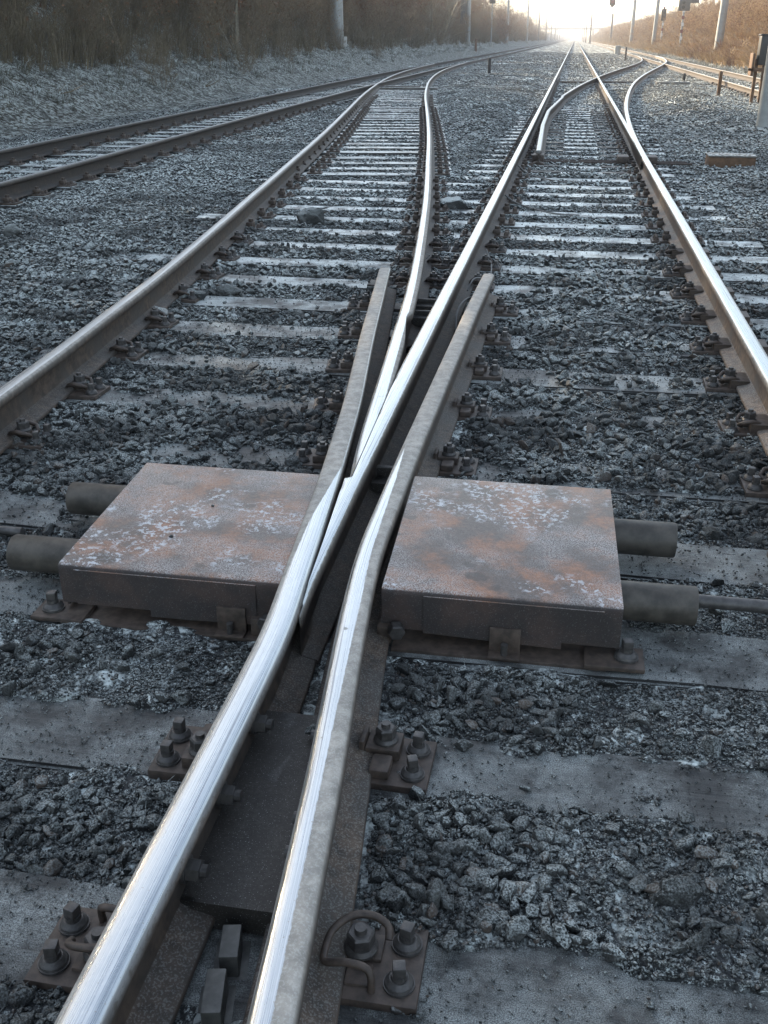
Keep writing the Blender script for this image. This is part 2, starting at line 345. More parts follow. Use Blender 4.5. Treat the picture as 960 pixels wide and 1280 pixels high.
def rail(name, fn, s0, s1, band=(-.03, .03), shine=1.0, z0=0.0, clampL=None, clampR=None, ztop=None, foot=1.0, parent=None, extra=None, dk=1.0, **k):
    """extrudes the flat-bottomed rail profile along x = fn(s); clamps plane the section off where it fits against another rail"""
    q = steps(s0, s1)
    if extra is not None: q = np.unique(np.concatenate([q, extra]))
    xs = fn(q); dx = np.gradient(xs, q) if len(q) > 2 else np.zeros_like(q); c = 1/np.sqrt(1+dx*dx)
    P = len(PROF); V = np.zeros((len(q), P, 3)); U = np.zeros((len(q), P)); T = np.zeros((len(q), P))
    for i, (pu, pz) in enumerate(PROF):
        w = pu*(foot if abs(pu) > .04 else 1)
        X = xs + w*c; Y = q - w*dx*c
        if clampL is not None: X = np.maximum(X, clampL(q))
        if clampR is not None: X = np.minimum(X, clampR(q))
        V[:, i, 0] = X; V[:, i, 1] = Y; V[:, i, 2] = ZR + z0 + pz + (ztop(q)*(1 if pz > -.045 else 0) if ztop is not None else 0)
        U[:, i] = pu; T[:, i] = 1.0 if pz > -.0100 else (0.35 if pz > -.013 else 0.0)
    n = len(q); idx = np.arange(n*P).reshape(n, P)
    F = np.stack([idx[:-1, :-1], idx[:-1, 1:], idx[1:, 1:], idx[1:, :-1]], -1).reshape(-1, 4)[:, ::-1]
    bot = np.stack([idx[:-1, 0], idx[1:, 0], idx[1:, -1], idx[:-1, -1]], -1)[:, ::-1]
    me = fast_mesh(name, V.reshape(-1, 3), np.concatenate([F, bot]), [M['rail']], smooth=True)
    # end caps
    bm = bmesh.new(); bm.from_mesh(me); bm.verts.ensure_lookup_table()
    for row in (idx[0], idx[-1][::-1]):
        try: f = bm.faces.new([bm.verts[int(i)] for i in row]); f.smooth = False
        except ValueError: pass
    bmesh.ops.recalc_face_normals(bm, faces=bm.faces[:]); bm.to_mesh(me); bm.free()
    bl = np.repeat((np.interp(q, *zip(*band[0])) if not np.isscalar(band[0]) else np.full(n, band[0]))[:, None], P, 1)
    br = np.repeat((np.interp(q, *zip(*band[1])) if not np.isscalar(band[1]) else np.full(n, band[1]))[:, None], P, 1)
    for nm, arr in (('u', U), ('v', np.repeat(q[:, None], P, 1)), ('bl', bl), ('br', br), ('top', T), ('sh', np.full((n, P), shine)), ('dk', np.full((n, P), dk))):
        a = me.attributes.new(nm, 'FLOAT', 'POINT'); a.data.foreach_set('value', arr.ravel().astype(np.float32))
    me.set_sharp_from_angle(angle=R(40))
    return link(name, me, parent, **k)

# ---------------------------------------------------------------- ground height
# sleeper centres of the main track
SC = [0.62, 1.17, 1.73, 2.28, 2.83, 3.43, 4.02, 4.60, 5.20, 5.80, 6.42]
while SC[-1] < 62: SC.append(SC[-1] + 0.625)
SC = np.array(SC); SW = 0.13
BOXES = [(-1.33, -.60, 2.20, 2.94), (-.45, .24, 2.20, 3.0)]
def near_sleeper(y):
    y = np.asarray(y, float); return np.min(np.abs(y[..., None] - SC[None, :]), -1) if y.ndim == 1 else None
def bank(X, Y):
    """large shapes: cess, left embankment, right bank"""
    n = fbm(X*0.35, Y*0.12, 3)-0.5
    l = np.interp(-X, [8.2, 9.0, 10.2, 11.5, 13.5, 17, 24, 60, 4000], [0, .12, .72, 1.5, 3.0, 4.6, 5.4, 6.0, 6.0])
    r = np.interp(X, [7.4, 8.3, 10.5, 14.5, 19, 30, 4000], [0, .22, 1.6, 3.5, 4.0, 4.2, 4.2])
    h = l + r
    return h*(1+0.35*n)
def ground_z(X, Y, sl=None):
    base = bank(X, Y)
    amp = np.clip((np.abs(Y)+1)/12, .35, 1)
    z = -0.004 + .009*np.clip(3.2-Y, 0, 1)*(X < 1.4) + base + (fbm(X*1.3, Y*1.3)-.5)*0.045
    z = z - .022*((X < Bl(Y)+1.9) & (X > Bl(Y)-.6) & (Y > 12) & (Y < 38)) - .018*(np.abs(X-Cc(Y)) < 1.3)*(Y < 42)
    z = z + (fbm(X*9, Y*9, 3)-.5)*0.045*np.clip(1.6-Y/14, 0, 1)
    # dip beneath the boxes' rods; heap between main track and right track
    gapm = np.clip((X-Br(Y)-.35)/.5, 0, 1)*np.clip((A_L-.35-X)/.5, 0, 1)*np.clip((Y-12)/5, 0, 1)
    z = z + gapm*(.05+.10*(fbm(X*1.2, Y*.5, 3)))
    z = z + 0.22*np.exp(-((X-3.0)/.8)**2 - ((Y-26)/9)**2) + 0.12*np.exp(-((X+3.1)/.35)**2 - ((Y-42)/14)**2)*0
    if sl is not None:
        inX = (X > np.interp(Y, [0, 12, 12.01, 70], [-3.0, -3.6, -1.2, -1.2])) & (X < 1.55)
        d = np.clip((sl-SW+.02+.075*fbm(X*11, Y*3, 3)*np.clip(2-Y/6, .3, 1))/0.03, 0, 1)                       # 0 on a sleeper
        lift = np.clip((fbm(X*2.1+40, Y*2.1+9, 3)*.7+fbm(X*9+4, Y*9+9, 2)*.3-.46)/.12, 0, 1)
        cov = np.clip((X+.2)/.25, 0, 1)*np.clip((7.4-Y)/1.2, 0, 1)*np.clip((Y-3.0)/.5, 0, 1)*np.clip((.78-X)/.15, 0, 1)   # littered stretch beyond the right cover
        covl = np.clip((-.95-X)/.2, 0, 1)*np.clip((4.2-Y)/.8, 0, 1)*np.clip((Y-2.7)/.2, 0, 1)
        spill = np.clip(lift*0.80 + cov*0.9 + covl*0.8, 0, 1)*np.clip(1.4-Y/14, 0.35, 1)
        outl = np.clip((Bl(Y)-.10-X)/.15, 0, 1)*(Y < 12) + np.clip((-.78-X)/.2, 0, 1)*(Y >= 12)*.7
        outr = np.clip((X-1.0)/.15, 0, 1)*np.clip((Y-5)/3, 0, 1)*np.clip(fbm(X*2+3, Y*1.1+8, 3)*3-.9, 0, 1)
        spill = np.clip(np.maximum(spill, np.maximum(outl*1.25*np.clip(fbm(X*3, Y*1.7, 2)*2, .3, 1), outr)), 0, 1.3)
        zs = -0.075 + spill*0.082 + (fbm(X*14, Y*14, 2)-.5)*0.03
        zz = np.where(d >= 1, z, zs*(1-d)+z*d)
        z = np.where(inX & (Y < 62), zz, z)
    return z

def ground_mesh():
    def ax(near, lo, hi, st, g, end):
        a = list(np.arange(lo, hi, st)); s = st
        x = a[-1]
        while x < end: s = s*g; x += s; a.append(x)
        return a
    ys = ax(0, 0.45, 4.6, 0.016, 1.008, 5000); ys = [-40, -10, -2, 0.0, 0.2] + ys
    xp = ax(0, -.6, 1.3, 0.016, 1.028, 3000); xn = ax(0, .61, 1.9, 0.016, 1.028, 3000)
    xs = sorted([-x for x in xn] + xp)
    xs = np.array(xs); ys = np.array(ys); print('grid', len(xs), len(ys))
    sl = near_sleeper(ys)
    X, Y = np.meshgrid(xs, ys); SL = np.repeat(sl[:, None], len(xs), 1)
    Z = ground_z(X, Y, SL)
    n, m = X.shape; V = np.stack([X, Y, Z], -1).reshape(-1, 3); idx = np.arange(n*m).reshape(n, m)
    F = np.stack([idx[:-1, :-1], idx[:-1, 1:], idx[1:, 1:], idx[1:, :-1]], -1).reshape(-1, 4)
    cx = (X[:-1, :-1]+X[1:, 1:])/2; jj = (fbm(cx*1.5, (Y[:-1, :-1])*.5, 3)-.5)*1.2
    mi = np.where(cx < -8.5+jj, 1, np.where(cx > 7.7+jj, 2, 0)).ravel()
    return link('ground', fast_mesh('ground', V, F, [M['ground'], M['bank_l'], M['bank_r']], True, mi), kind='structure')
ground_mesh()

# ---------------------------------------------------------------- loose stones (instanced: nobody could count them)
def rock_mesh(name, seed, flat=0.7, npts=14, jag=0.0):
    r = random.Random(seed); bm = bmesh.new()
    for i in range(npts):
        a = r.uniform(0, 6.283); z = r.uniform(-1, 1); q = math.sqrt(1-z*z); k = r.uniform(.75, 1.0)
        bm.verts.new((q*math.cos(a)*k*r.uniform(.85, 1.15), q*math.sin(a)*k*.8, z*k*flat))
    bmesh.ops.convex_hull(bm, input=bm.verts[:])
    for v in [v for v in bm.verts if not v.link_faces]: bm.verts.remove(v)
    bmesh.ops.bevel(bm, geom=bm.edges[:], offset=0.06, segments=1, affect='EDGES')
    if jag:
        bmesh.ops.triangulate(bm, faces=bm.faces[:]); bmesh.ops.subdivide_edges(bm, edges=bm.edges[:], cuts=2, use_grid_fill=True)
        bmesh.ops.subdivide_edges(bm, edges=bm.edges[:], cuts=1, use_grid_fill=True)
        cs = np.array([v.co[:] for v in bm.verts]); n = (fbm(cs[:, 0]*2.2+seed+cs[:, 2]*1.3, cs[:, 1]*2.2+cs[:, 2]*1.9, 5)-.5)*jag*1.5 + np.abs(fbm(cs[:, 0]*6+seed, cs[:, 1]*6+cs[:, 2]*5, 2)-.5)*jag*.5
        for v, k in zip(bm.verts, n): v.co *= 1+float(k)
    me = bpy.data.meshes.new(name); bm.to_mesh(me); bm.free(); me.materials.append(M['stone'])
    me.polygons.foreach_set('use_smooth', [bool(jag)]*len(me.polygons))
    if jag: me.set_sharp_from_angle(angle=R(32))
    return me
rocks = bpy.data.collections.new('stone_shapes')
for i in range(10):
    o = bpy.data.objects.new('stone_shape', rock_mesh('stone_shape', i*7+1, .55+.05*(i % 5), 12+i % 5)); rocks.objects.link(o)

def scatter(name, P, rot, scl, coll, label, cat, group=None, mat=None):
    me = bpy.data.meshes.new(name); me.vertices.add(len(P)); me.vertices.foreach_set('co', np.asarray(P, np.float32).ravel())
    a = me.attributes.new('rot', 'FLOAT_VECTOR', 'POINT'); a.data.foreach_set('vector', np.asarray(rot, np.float32).ravel())
    a = me.attributes.new('scl', 'FLOAT_VECTOR', 'POINT'); a.data.foreach_set('vector', np.asarray(scl, np.float32).ravel())
    o = link(name, me, label=label, cat=cat, group=group, kind='stuff')
    ng = bpy.data.node_groups.new(name, 'GeometryNodeTree')
    ng.interface.new_socket('Geometry', in_out='INPUT', socket_type='NodeSocketGeometry')
    ng.interface.new_socket('Geometry', in_out='OUTPUT', socket_type='NodeSocketGeometry')
    N = ng.nodes; gi = N.new('NodeGroupInput'); go = N.new('NodeGroupOutput'); ip = N.new('GeometryNodeInstanceOnPoints')
    ci = N.new('GeometryNodeCollectionInfo'); ci.inputs['Collection'].default_value = coll
    ci.inputs['Separate Children'].default_value = True; ci.inputs['Reset Children'].default_value = True
    ip.inputs['Pick Instance'].default_value = True
    L = ng.links; L.new(gi.outputs[0], ip.inputs['Points']); L.new(ci.outputs[0], ip.inputs['Instance'])
    rv = N.new('FunctionNodeRandomValue'); rv.data_type = 'INT'
    rv.inputs[4].default_value = 0; rv.inputs[5].default_value = len(coll.objects)-1
    L.new(rv.outputs[2], ip.inputs['Instance Index'])
    for nm, sk in (('rot', 'Rotation'), ('scl', 'Scale')):
        at = N.new('GeometryNodeInputNamedAttribute'); at.data_type = 'FLOAT_VECTOR'; at.inputs[0].default_value = nm
        if sk == 'Rotation':
            er = N.new('FunctionNodeEulerToRotation'); L.new(at.outputs[0], er.inputs[0]); L.new(er.outputs[0], ip.inputs[sk])
        else: L.new(at.outputs[0], ip.inputs[sk])
    L.new(ip.outputs[0], go.inputs[0])
    md = o.modifiers.new('scatter', 'NODES'); md.node_group = ng
    return o

def free(X, Y, r=0.0):
    """points not under a rail, plate or cover"""
    ok = np.ones(X.shape, bool)
    wl = np.interp(Y, [0, 1.9, 2.8, 3.59, 4.5, 6.15], [-.595, -.595, -.668, -.745, -.862, -1.06]); wr = np.interp(Y, [0, .93, 1.8, 2.5, 6.1], [-.26, -.325, -.41, -.45, -.41])
    ok &= ~((Y < 6.1) & (X > wl-.09-r) & (X < wr+.09+r))
    for fn in (const(A_L), const(A_R), Br, Bl, Er, const(D_L), const(D_R)): ok &= np.abs(X-fn(Y)) > .07+r*.4
    ok &= np.abs(np.abs(X-Cc(Y))-GA/2) > .07
    for x0, x1, y0, y1 in BOXES: ok &= ~((X > x0-.02-r) & (X < x1+.02+r) & (Y > y0-.06-r) & (Y < y1+r))
    return ok
def in_view(X, Y):
    ps = R(9.824); a = X*math.cos(ps)+Y*math.sin(ps); b = -X*math.sin(ps)+Y*math.cos(ps)
    return (np.abs(a) < (b*.906+.62)*.40+.12) & (b > .35)
def layer(y0, y1, dens, smin, smax, on_sleeper, power=2.0, sink=.15, clump=None, chunk=None):
    area = 0; x0, x1 = -.62*y1-1.2, .30*y1+1.4
    x0 = max(x0, -8.6); x1 = min(x1, 7.8)
    n = int(dens*(x1-x0)*(y1-y0)); X = rng.uniform(x0, x1, n); Y = rng.uniform(y0, y1, n)
    k = in_view(X, Y) & free(X, Y, smin); X = X[k]; Y = Y[k]
    s = smin + (smax-smin)*rng.random(len(X))**power
    sl = near_sleeper(Y); z = ground_z(X, Y, sl)
    inX = (X > np.interp(Y, [0, 12, 12.01, 70], [-3.0, -3.6, -1.2, -1.2])) & (X < 1.55)
    onS = (sl < SW) & inX & (z < 0)
    keep = np.where(onS, rng.random(len(X)) < on_sleeper, True)
    if clump is not None: keep &= (fbm(X*clump[0]+5, Y*clump[0]+3, 3) > clump[1]) | (rng.random(len(X)) < clump[2])
    if chunk is not None:
        g = lambda x0, x1, y0, y1: (X > x0) & (X < x1) & (Y > y0) & (Y < y1)
        c = np.full(X.shape, chunk)
        for q, a in ((g(-.4, .12, 1.30, 1.60), 1), (g(.12, .8, 1.30, 1.60), .25), (g(-1.4, -.6, 1.30, 1.56), .9), (g(-.3, 0, 1.85, 2.2), .45), (g(-2.2, -.75, 2.9, 4.3), .9), (g(-.45, .1, 2.95, 4.0), .8), (g(.3, 1.2, 3.0, 3.7), .7), (g(-.56, -.45, .5, 1.05), .9)): c = np.where(q, a, c)
        c = np.maximum(c, (fbm(X*2.2+5, Y*2.2+3, 3) > .56)*.6)
        keep &= rng.random(len(X)) < c
    z = np.where(onS, 0.002, z)
    X, Y, s, z, onS = X[keep], Y[keep], s[keep], z[keep], onS[keep]
    s = np.where(onS, s*.6, s)
    P = np.stack([X, Y, z + s*(.5-sink)*.6], -1)
    rot = np.stack([rng.normal(0, .45, len(X)), rng.normal(0, .45, len(X)), rng.uniform(0, 6.28, len(X))], -1)
    sc = (s/2)[:, None]*rng.uniform(.75, 1.25, (len(X), 3))
    return P, rot, sc
def merge(ls): return [np.concatenate([l[i] for l in ls]) for i in range(3)]
st = merge([layer(.45, 3.6, 3000, .018, .060, .05, 1.9, chunk=.06), layer(3.6, 7.5, 1500, .022, .072, .06, 1.7, chunk=.45), layer(.6, 7.5, 26, .055, .085, .0, 1.3),
            layer(7.5, 16, 520, .025, .065, .05, 1.5), layer(16, 34, 170, .035, .075, .05, 1.2), layer(34, 60, 45, .05, .09, .1, 1.0), layer(60, 120, 12, .07, .14, .1, 1.0)])
print('stones', len(st[0]))
scatter('ballast_gravel', *st, rocks, 'loose dark angular ballast stones dusted with frost between the rails', 'gravel')
gr = merge([layer(.45, 2.6, 19000, .004, .017, .30, 1.9), layer(2.6, 5.5, 8000, .007, .021, .28, 1.5), layer(5.5, 11, 1800, .012, .028, .12, 1.3)])
print('grit', len(gr[0]))
scatter('frosty_grit', *gr, rocks, 'fine frosted grit and crumbs filling the track bed around the stones', 'grit')
# ---------------------------------------------------------------- rails
wlx = lambda s: smooth_path([(-2, A_L+.004), (1.95, A_L+.004), (2.10, -.609), (2.29, -.625), (2.59, -.650), (2.82, -.668), (3.59, -.745), (4.5, -.862), (5.3, -.955), (6.15, -1.06), (9, -1.4)], 9, .5)(s)
wrx = smooth_path([(-2, -.09), (.93, -.325), (1.47, -.37), (1.83, -.408), (2.13, -.437), (2.4, -.455), (3.14, -.452), (6.1, -.412), (8, -.385)], 9, .5)
flare = lambda a, b: (lambda q: -0.022*np.clip((q-a)/(b-a), 0, 1)**1.5)
wing_l = rail('wing_rail', wlx, 0.25, 6.15, dk=1.3, band=([(0, -.026), (1.9, -.026), (2.2, -.024), (2.55, -.010), (2.95, .030)], [(0, .036), (2.3, .036), (2.95, .034)]), ztop=flare(5.0, 6.15),
     label='front left rail, bright worn head bending into a dull brown wing beside the crossing nose', cat='rail')
wing_r = rail('wing_rail', wrx, 0.25, 6.08, dk=1.3, band=([(0, -.036), (2.1, -.036), (2.6, -.028), (3.15, -.020)], [(0, .004), (1.5, .000), (2.1, .012), (2.5, .006), (2.9, -.006), (3.15, -.020)]), ztop=flare(5.0, 6.08),
     label='front right rail, half bright and half rusty, becoming the dull wing right of the nose', cat='rail')
NL = lambda q: np.interp(q, [2.0, 2.06, 2.44, 2.66, 2.85, 2.862, 4.2, 4.9, 5.0, 9999], [-.566, -.570, -.592, -.607, -.620, -.598, -.637, -.74, -9, -9])
tipz = lambda q: np.interp(q, [2.05, 2.2, 2.75], [-.030, -.010, 0])
nose_a = rail('point_rail', const(A_L), 2.06, 3000, band=([(0, -.036), (2.9, -.034), (4.2, -.03), (6, -.030)], [(0, .033), (4, .030), (30, .026)]), clampL=NL, ztop=tipz, extra=np.array([2.1, 2.2, 2.44, 2.66, 2.85, 2.862, 4.2, 4.9, 5.0]),
     label='bright straight rail running from the pointed crossing nose to the horizon', cat='rail')
NR = lambda q: np.interp(q, [2.8, 2.85, 4.2, 4.9, 5.0, 9999], [-.601, -.601, -.640, -.735, 9, 9])
brlab = dict(label='shiny curved rail splitting left from the crossing nose and sweeping over to the left track', cat='rail')
nose_b = rail('point_rail', Br, 2.86, 63, band=([(0, -.036), (5, -.033), (20, -.030)], [(0, .033), (4, .020), (6, .010), (20, .012)]), clampR=NR, z0=-.0012, extra=np.array([4.2, 4.9, 5.0]),
     **brlab)
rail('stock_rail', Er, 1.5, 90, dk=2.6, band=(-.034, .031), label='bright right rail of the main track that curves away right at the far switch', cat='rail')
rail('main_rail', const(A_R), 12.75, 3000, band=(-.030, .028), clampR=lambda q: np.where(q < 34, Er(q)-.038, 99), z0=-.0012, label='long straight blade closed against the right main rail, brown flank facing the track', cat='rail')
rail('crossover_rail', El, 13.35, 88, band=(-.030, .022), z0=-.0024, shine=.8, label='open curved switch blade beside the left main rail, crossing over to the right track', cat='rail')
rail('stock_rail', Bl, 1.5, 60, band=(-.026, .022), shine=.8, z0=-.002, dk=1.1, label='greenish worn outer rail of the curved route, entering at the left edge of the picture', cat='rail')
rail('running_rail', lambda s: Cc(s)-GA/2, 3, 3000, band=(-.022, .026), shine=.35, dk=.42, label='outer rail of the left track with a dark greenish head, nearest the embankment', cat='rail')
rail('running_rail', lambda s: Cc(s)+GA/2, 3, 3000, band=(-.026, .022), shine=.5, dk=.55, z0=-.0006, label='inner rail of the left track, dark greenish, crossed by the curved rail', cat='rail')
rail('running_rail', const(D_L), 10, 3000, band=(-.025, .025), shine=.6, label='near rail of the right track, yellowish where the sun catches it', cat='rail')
rail('running_rail', const(D_R), 10, 3000, band=(-.025, .025), shine=.6, z0=-.0006, label='far rail of the right track at the foot of the brown bank', cat='rail')

# ---------------------------------------------------------------- fastening pieces (local: +x away from the rail foot edge, y along the rail, z=0 sleeper top)
def hexa(b, x, y, z, r, h, ph=0.0, bev=.1):
    b.cyl((x, y, z), (x, y, z+h*(1-bev)), r, n=6, ph=ph, cap=False); b.cyl((x, y, z+h*(1-bev)), (x, y, z+h), r, r*.86, n=6, ph=ph)
def screw_mesh(seed):
    r = random.Random(seed); b = MB(); a = r.uniform(0, 1.57)
    b.cyl((0, 0, 0), (0, 0, .006), .031, n=20); b.cyl((0, 0, .006), (0, 0, .011), .029, .027, n=20)      # spring washer turns
    b.cyl((0, 0, .0115), (0, 0, .020), .027, .019, n=20)
    b.cyl((0, 0, .020), (0, 0, .030), .0165, .0155, n=16)
    c, s_ = math.cos(a), math.sin(a); Mx = Matrix.Rotation(a, 4, 'Z')
    b.box(-.0125, .0125, -.0125, .0125, .022, .052, b=.003, M=Mx)
    return b.mesh('coach_screw', M['bolt'], ang=30)
def nut_mesh():
    b = MB(); b.cyl((0, 0, 0), (0, 0, .005), .030, n=20); b.cyl((0, 0, .005), (0, 0, .012), .030, .025, n=20)
    hexa(b, 0, 0, .012, .025, .026, .3, .15); b.cyl((0, 0, .038), (0, 0, .048), .0115, .0105, n=12)
    return b.mesh('bolt', M['bolt'], ang=30)
def wire_clip():
    pts = [(.055, -.060, .004), (.055, -.058, .030), (.045, -.052, .046), (.010, -.048, .048), (-.022, -.046, .040), (-.030, -.036, .040), (-.030, -.012, .044), (-.026, .008, .050), (-.010, .030, .056), (.015, .044, .060), (.045, .046, .058), (.068, .036, .050), (.072, .018, .038)]
    P = np.array(pts); t = np.linspace(0, len(P)-1, 40); i = np.clip(t.astype(int), 0, len(P)-2); f = t-i
    def cr(k):
        p0 = P[np.clip(i-1, 0, len(P)-1), k]; p1 = P[i, k]; p2 = P[i+1, k]; p3 = P[np.clip(i+2, 0, len(P)-1), k]
        return .5*(2*p1+(p2-p0)*f+(2*p0-5*p1+4*p2-p3)*f*f+(3*p1-p0-3*p2+p3)*f**3)
    b = MB(); b.tube([tuple(x) for x in np.stack([cr(0), cr(1), cr(2)], -1)], .0070, 8)
    return b.mesh('spring_clip', M['iron'], ang=60)
def hoop_clip():                                    # pair of arched loops bearing on the rail foot
    b = MB()
    for sy in (-1, 1):
        pts = [(.050, sy*.012, .030), (.066, sy*.030, .040), (.050, sy*.050, .056), (.020, sy*.052, .062), (-.010, sy*.044, .052), (-.026, sy*.028, .040), (-.020, sy*.012, .040)]
        b.tube(pts, .0085, 8)
    b.box(-.012, .050, -.018, .018, .024, .052, b=.008)
    return b.mesh('spring_clip', M['iron'], ang=60)
def plate_mesh(w=.128, l=.082, x0=-.045):
    b = MB(); b.box(x0, w, -l, l, -.006, .018, b=.003); return b.mesh('base_plate', M['iron'])
def clamp_block():
    b = MB(); b.box(-.020, .056, -.004, .064, .018, .046, b=.004); b.box(.000, .045, -.070, -.010, .018, .042, b=.008)
    b.box(-.034, -.022, -.004, .060, .018, .060, b=.002)
    return b.mesh('clamp', M['iron'])
PL, SCR, NUT, WIRE, HOOP, CLB = plate_mesh(), [screw_mesh(i) for i in range(4)], nut_mesh(), wire_clip(), hoop_clip(), clamp_block()
b = MB()                                            # mid-distance fastening: both sides in one low plate
for sx in (-1, 1):
    Mx = Matrix.Translation((sx*.072, 0, 0)) @ Matrix.Rotation(0 if sx > 0 else math.pi, 4, 'Z')
    b.box(-.045, .13, -.085, .085, -.006, .018, M=Mx); b.box(-.015, .045, -.045, .045, .018, .062, b=.012, M=Mx)
    b.cyl((.02, 0, .06), (.02, 0, .085), .022, n=6, M=Mx); b.cyl((.095, .04, .018), (.095, .04, .05), .022, .014, n=6, M=Mx); b.cyl((.095, -.04, .018), (.095, -.04, .05), .022, .014, n=6, M=Mx)
MIDF = b.mesh('base_plate', M['iron'])
b = MB()
b.box(-.15, .15, -.08, .08, -.006, .016)
for sx in (-1, 1): b.box(sx*.09-.04, sx*.09+.04, -.07, .07, .010, .055)
FARF = b.mesh('base_plate', M['iron'])
def fastening(par, x, side, style=0, skew=0.0, ds=0.0):
    """a detailed fastening on one side of a rail; x = rail foot edge in sleeper space"""
    rz = (0 if side > 0 else math.pi)+skew
    p = link('base_plate', PL, par, loc=(x, ds, -.001), rot=(0, 0, rz+random.uniform(-.03, .03)))
    for k, y in enumerate((-.040, .042)): link('coach_screw', SCR[random.randrange(4)], p, loc=(.094+random.uniform(-.003, .003), y, .018), scale=(.88, .88, .9))
    if style == 0:
        link('clamp', CLB, p); link('bolt', NUT, p, loc=(.020, .032, .046), scale=(.92, .92, .95))
    elif style == 1:
        link('clamp', CLB, p, scale=(1, .8, .55)); link('spring_clip', WIRE, p, loc=(-.006, .0, .014)); link('bolt', NUT, p, loc=(.018, .014, .030))
    else:
        link('spring_clip', HOOP, p); link('bolt', NUT, p, loc=(.022, 0, .050))
    return p

# ---------------------------------------------------------------- sleepers: one thing each, its plates and bolts are its parts
def sleeper_mesh(x0, x1, seed):
    r = random.Random(seed); b = MB(); bm = bmesh.new(); bmesh.ops.create_cube(bm, size=1)
    for v in bm.verts: v.co = ((x0+x1)/2+v.co.x*(x1-x0), v.co.y*2*SW, -.075+v.co.z*.15)
    bmesh.ops.subdivide_edges(bm, edges=[e for e in bm.edges if abs(e.verts[0].co.x-e.verts[1].co.x) > .1], cuts=14, use_grid_fill=True)
    bmesh.ops.bevel(bm, geom=[e for e in bm.edges if e.is_manifold and e.calc_face_angle() > .5], offset=.008, segments=2, affect='EDGES')
    for v in bm.verts:
        v.co.z += (float(vn(v.co.x*5+seed*3, v.co.y*20+seed))-.5)*.005; v.co.y += (float(vn(v.co.x*4+seed, seed*1.7))-.5)*.018
    return b.bm(bm).mesh('sleeper', M['sleeper'], ang=50)
ORD = 'first second third fourth fifth sixth seventh eighth ninth tenth eleventh twelfth thirteenth fourteenth fifteenth sixteenth seventeenth eighteenth nineteenth twentieth'.split()
slidep = MB().box(-.36, .36, -.075, .075, -.004, .016, b=.003).mesh('slide_plate', M['platem'])
slideb = MB().box(-.30, .30, -.070, .070, -.004, .017, b=.003).mesh('slide_plate', M['bright'])
near_lab = {1: 'wide granular frosted sleeper at the bottom, under the wire clip bolts right of the rails', 2: 'second frosted sleeper from the bottom, with the white stone on its right half',
            3: 'frost-ridged weathered sleeper just in front of the rusty covers', 4: 'dark bare sleeper end passing behind the rusty covers and their pipes'}
nslp = 0
for i, y in enumerate(SC):
    if y > 60: break
    if y < .5: x0, x1 = -1.9, 1.5
    elif y < 12: x0, x1 = float(Bl(y))-.50+random.uniform(-.06, .06), 1.42+random.uniform(-.05, .2)
    else: x0, x1 = -1.16, 1.26
    if y > 14: x1 = max(x1, min(float(Er(y))+.42, 3.0))
    if i in near_lab: lab = near_lab[i]
    elif i == 0: lab = 'frosted sleeper cut by the lower edge of the picture'
    elif i - 4 <= 20: lab = f'{ORD[i-5]} frosted sleeper beyond the rusty covers, lying across the main track' if i > 4 else 'x'
    else: lab = 'thin frosted sleeper far up the main track between dark ballast'
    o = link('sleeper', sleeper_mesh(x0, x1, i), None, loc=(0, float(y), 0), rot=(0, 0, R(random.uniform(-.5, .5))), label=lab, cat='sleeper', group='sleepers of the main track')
    nslp += 1
    y = float(y)
    if y < 8.2 and y > .5:
        fl = .076
        if y < 6.2:
            if abs(y-2.6) > .55:
                wl_, wr_ = float(wlx(y)), float(wrx(y)); sk = math.atan2(float(wlx(y+.2))-wl_, .2)
                near = y < 2
                fastening(o, wl_-fl, -1, (1 if i == 1 else 0) if near else 0, -sk, ds={1: -.03, 2: -.04}.get(i, 0)); fastening(o, wr_+fl, 1, (1 if i == 1 else 0) if near else 0, 0, ds={1: .03, 2: .0}.get(i, 0))
                if i not in (1, 2): link('slide_plate', slidep if i % 2 else slideb, o, loc=((wl_+wr_)/2, .0, 0), scale=((wr_-wl_)/.72+.15, 1, 1))
        else:
            for fn in (const(A_L), Br): fastening(o, float(fn(y))+fl, 1, 2); fastening(o, float(fn(y))-fl, -1, 2)
            if y < 7: link('slide_plate', slidep, o, loc=(-.85, 0, -.002))
        fastening(o, A_R-fl, -1, 2); link('base_plate', FARF, o, loc=(A_R+.03, 0, 0))
        fastening(o, float(Bl(y))+fl, 1, 2)
    elif y < 24:
        me = MIDF
        for fn in (A_L, A_R): link('base_plate', me, o, loc=(fn, 0, 0))
        if y < 12:
            for fn in (Br, Bl): link('base_plate', me, o, loc=(float(fn(y)), 0, 0))
        if y > 12.6: link('base_plate', slidep, o, loc=(-.42, 0, 0)); link('base_plate', slidep, o, loc=(.72, 0, 0), scale=(.8, 1, 1))
    elif y < 42:
        for fn in (A_L, A_R): link('base_plate', FARF, o, loc=(fn, 0, 0))
def track_sleepers(y0, y1, cx, half, lab, group, fasten=None, pitch=.62):
    me = [sleeper_mesh(-half, half, 100+k) for k in range(3)]; y = y0; k = 0
    while y < y1:
        c = float(cx(y)); sl = (float(cx(y+.5))-c)/.5
        o = link('sleeper', me[k % 3], None, loc=(c, y, .006+random.uniform(-.012, .004)), rot=(0, 0, -math.atan(sl)), label=lab, cat='sleeper', group=group)
        if fasten and y < fasten:
            for s_ in (-GA/2, GA/2): link('base_plate', MIDF if y < 24 else FARF, o, loc=(s_, 0, 0))
        y += pitch; k += 1
track_sleepers(12.15, 36, lambda s: (Br(s)+Bl(s))/2+.08, .98, 'frosted sleeper of the curved route left of the main track', 'sleepers of the curved route', 30)
track_sleepers(8, 40, Cc, .98, 'half buried frosted sleeper of the left track by the embankment', 'sleepers of the left track', 26)
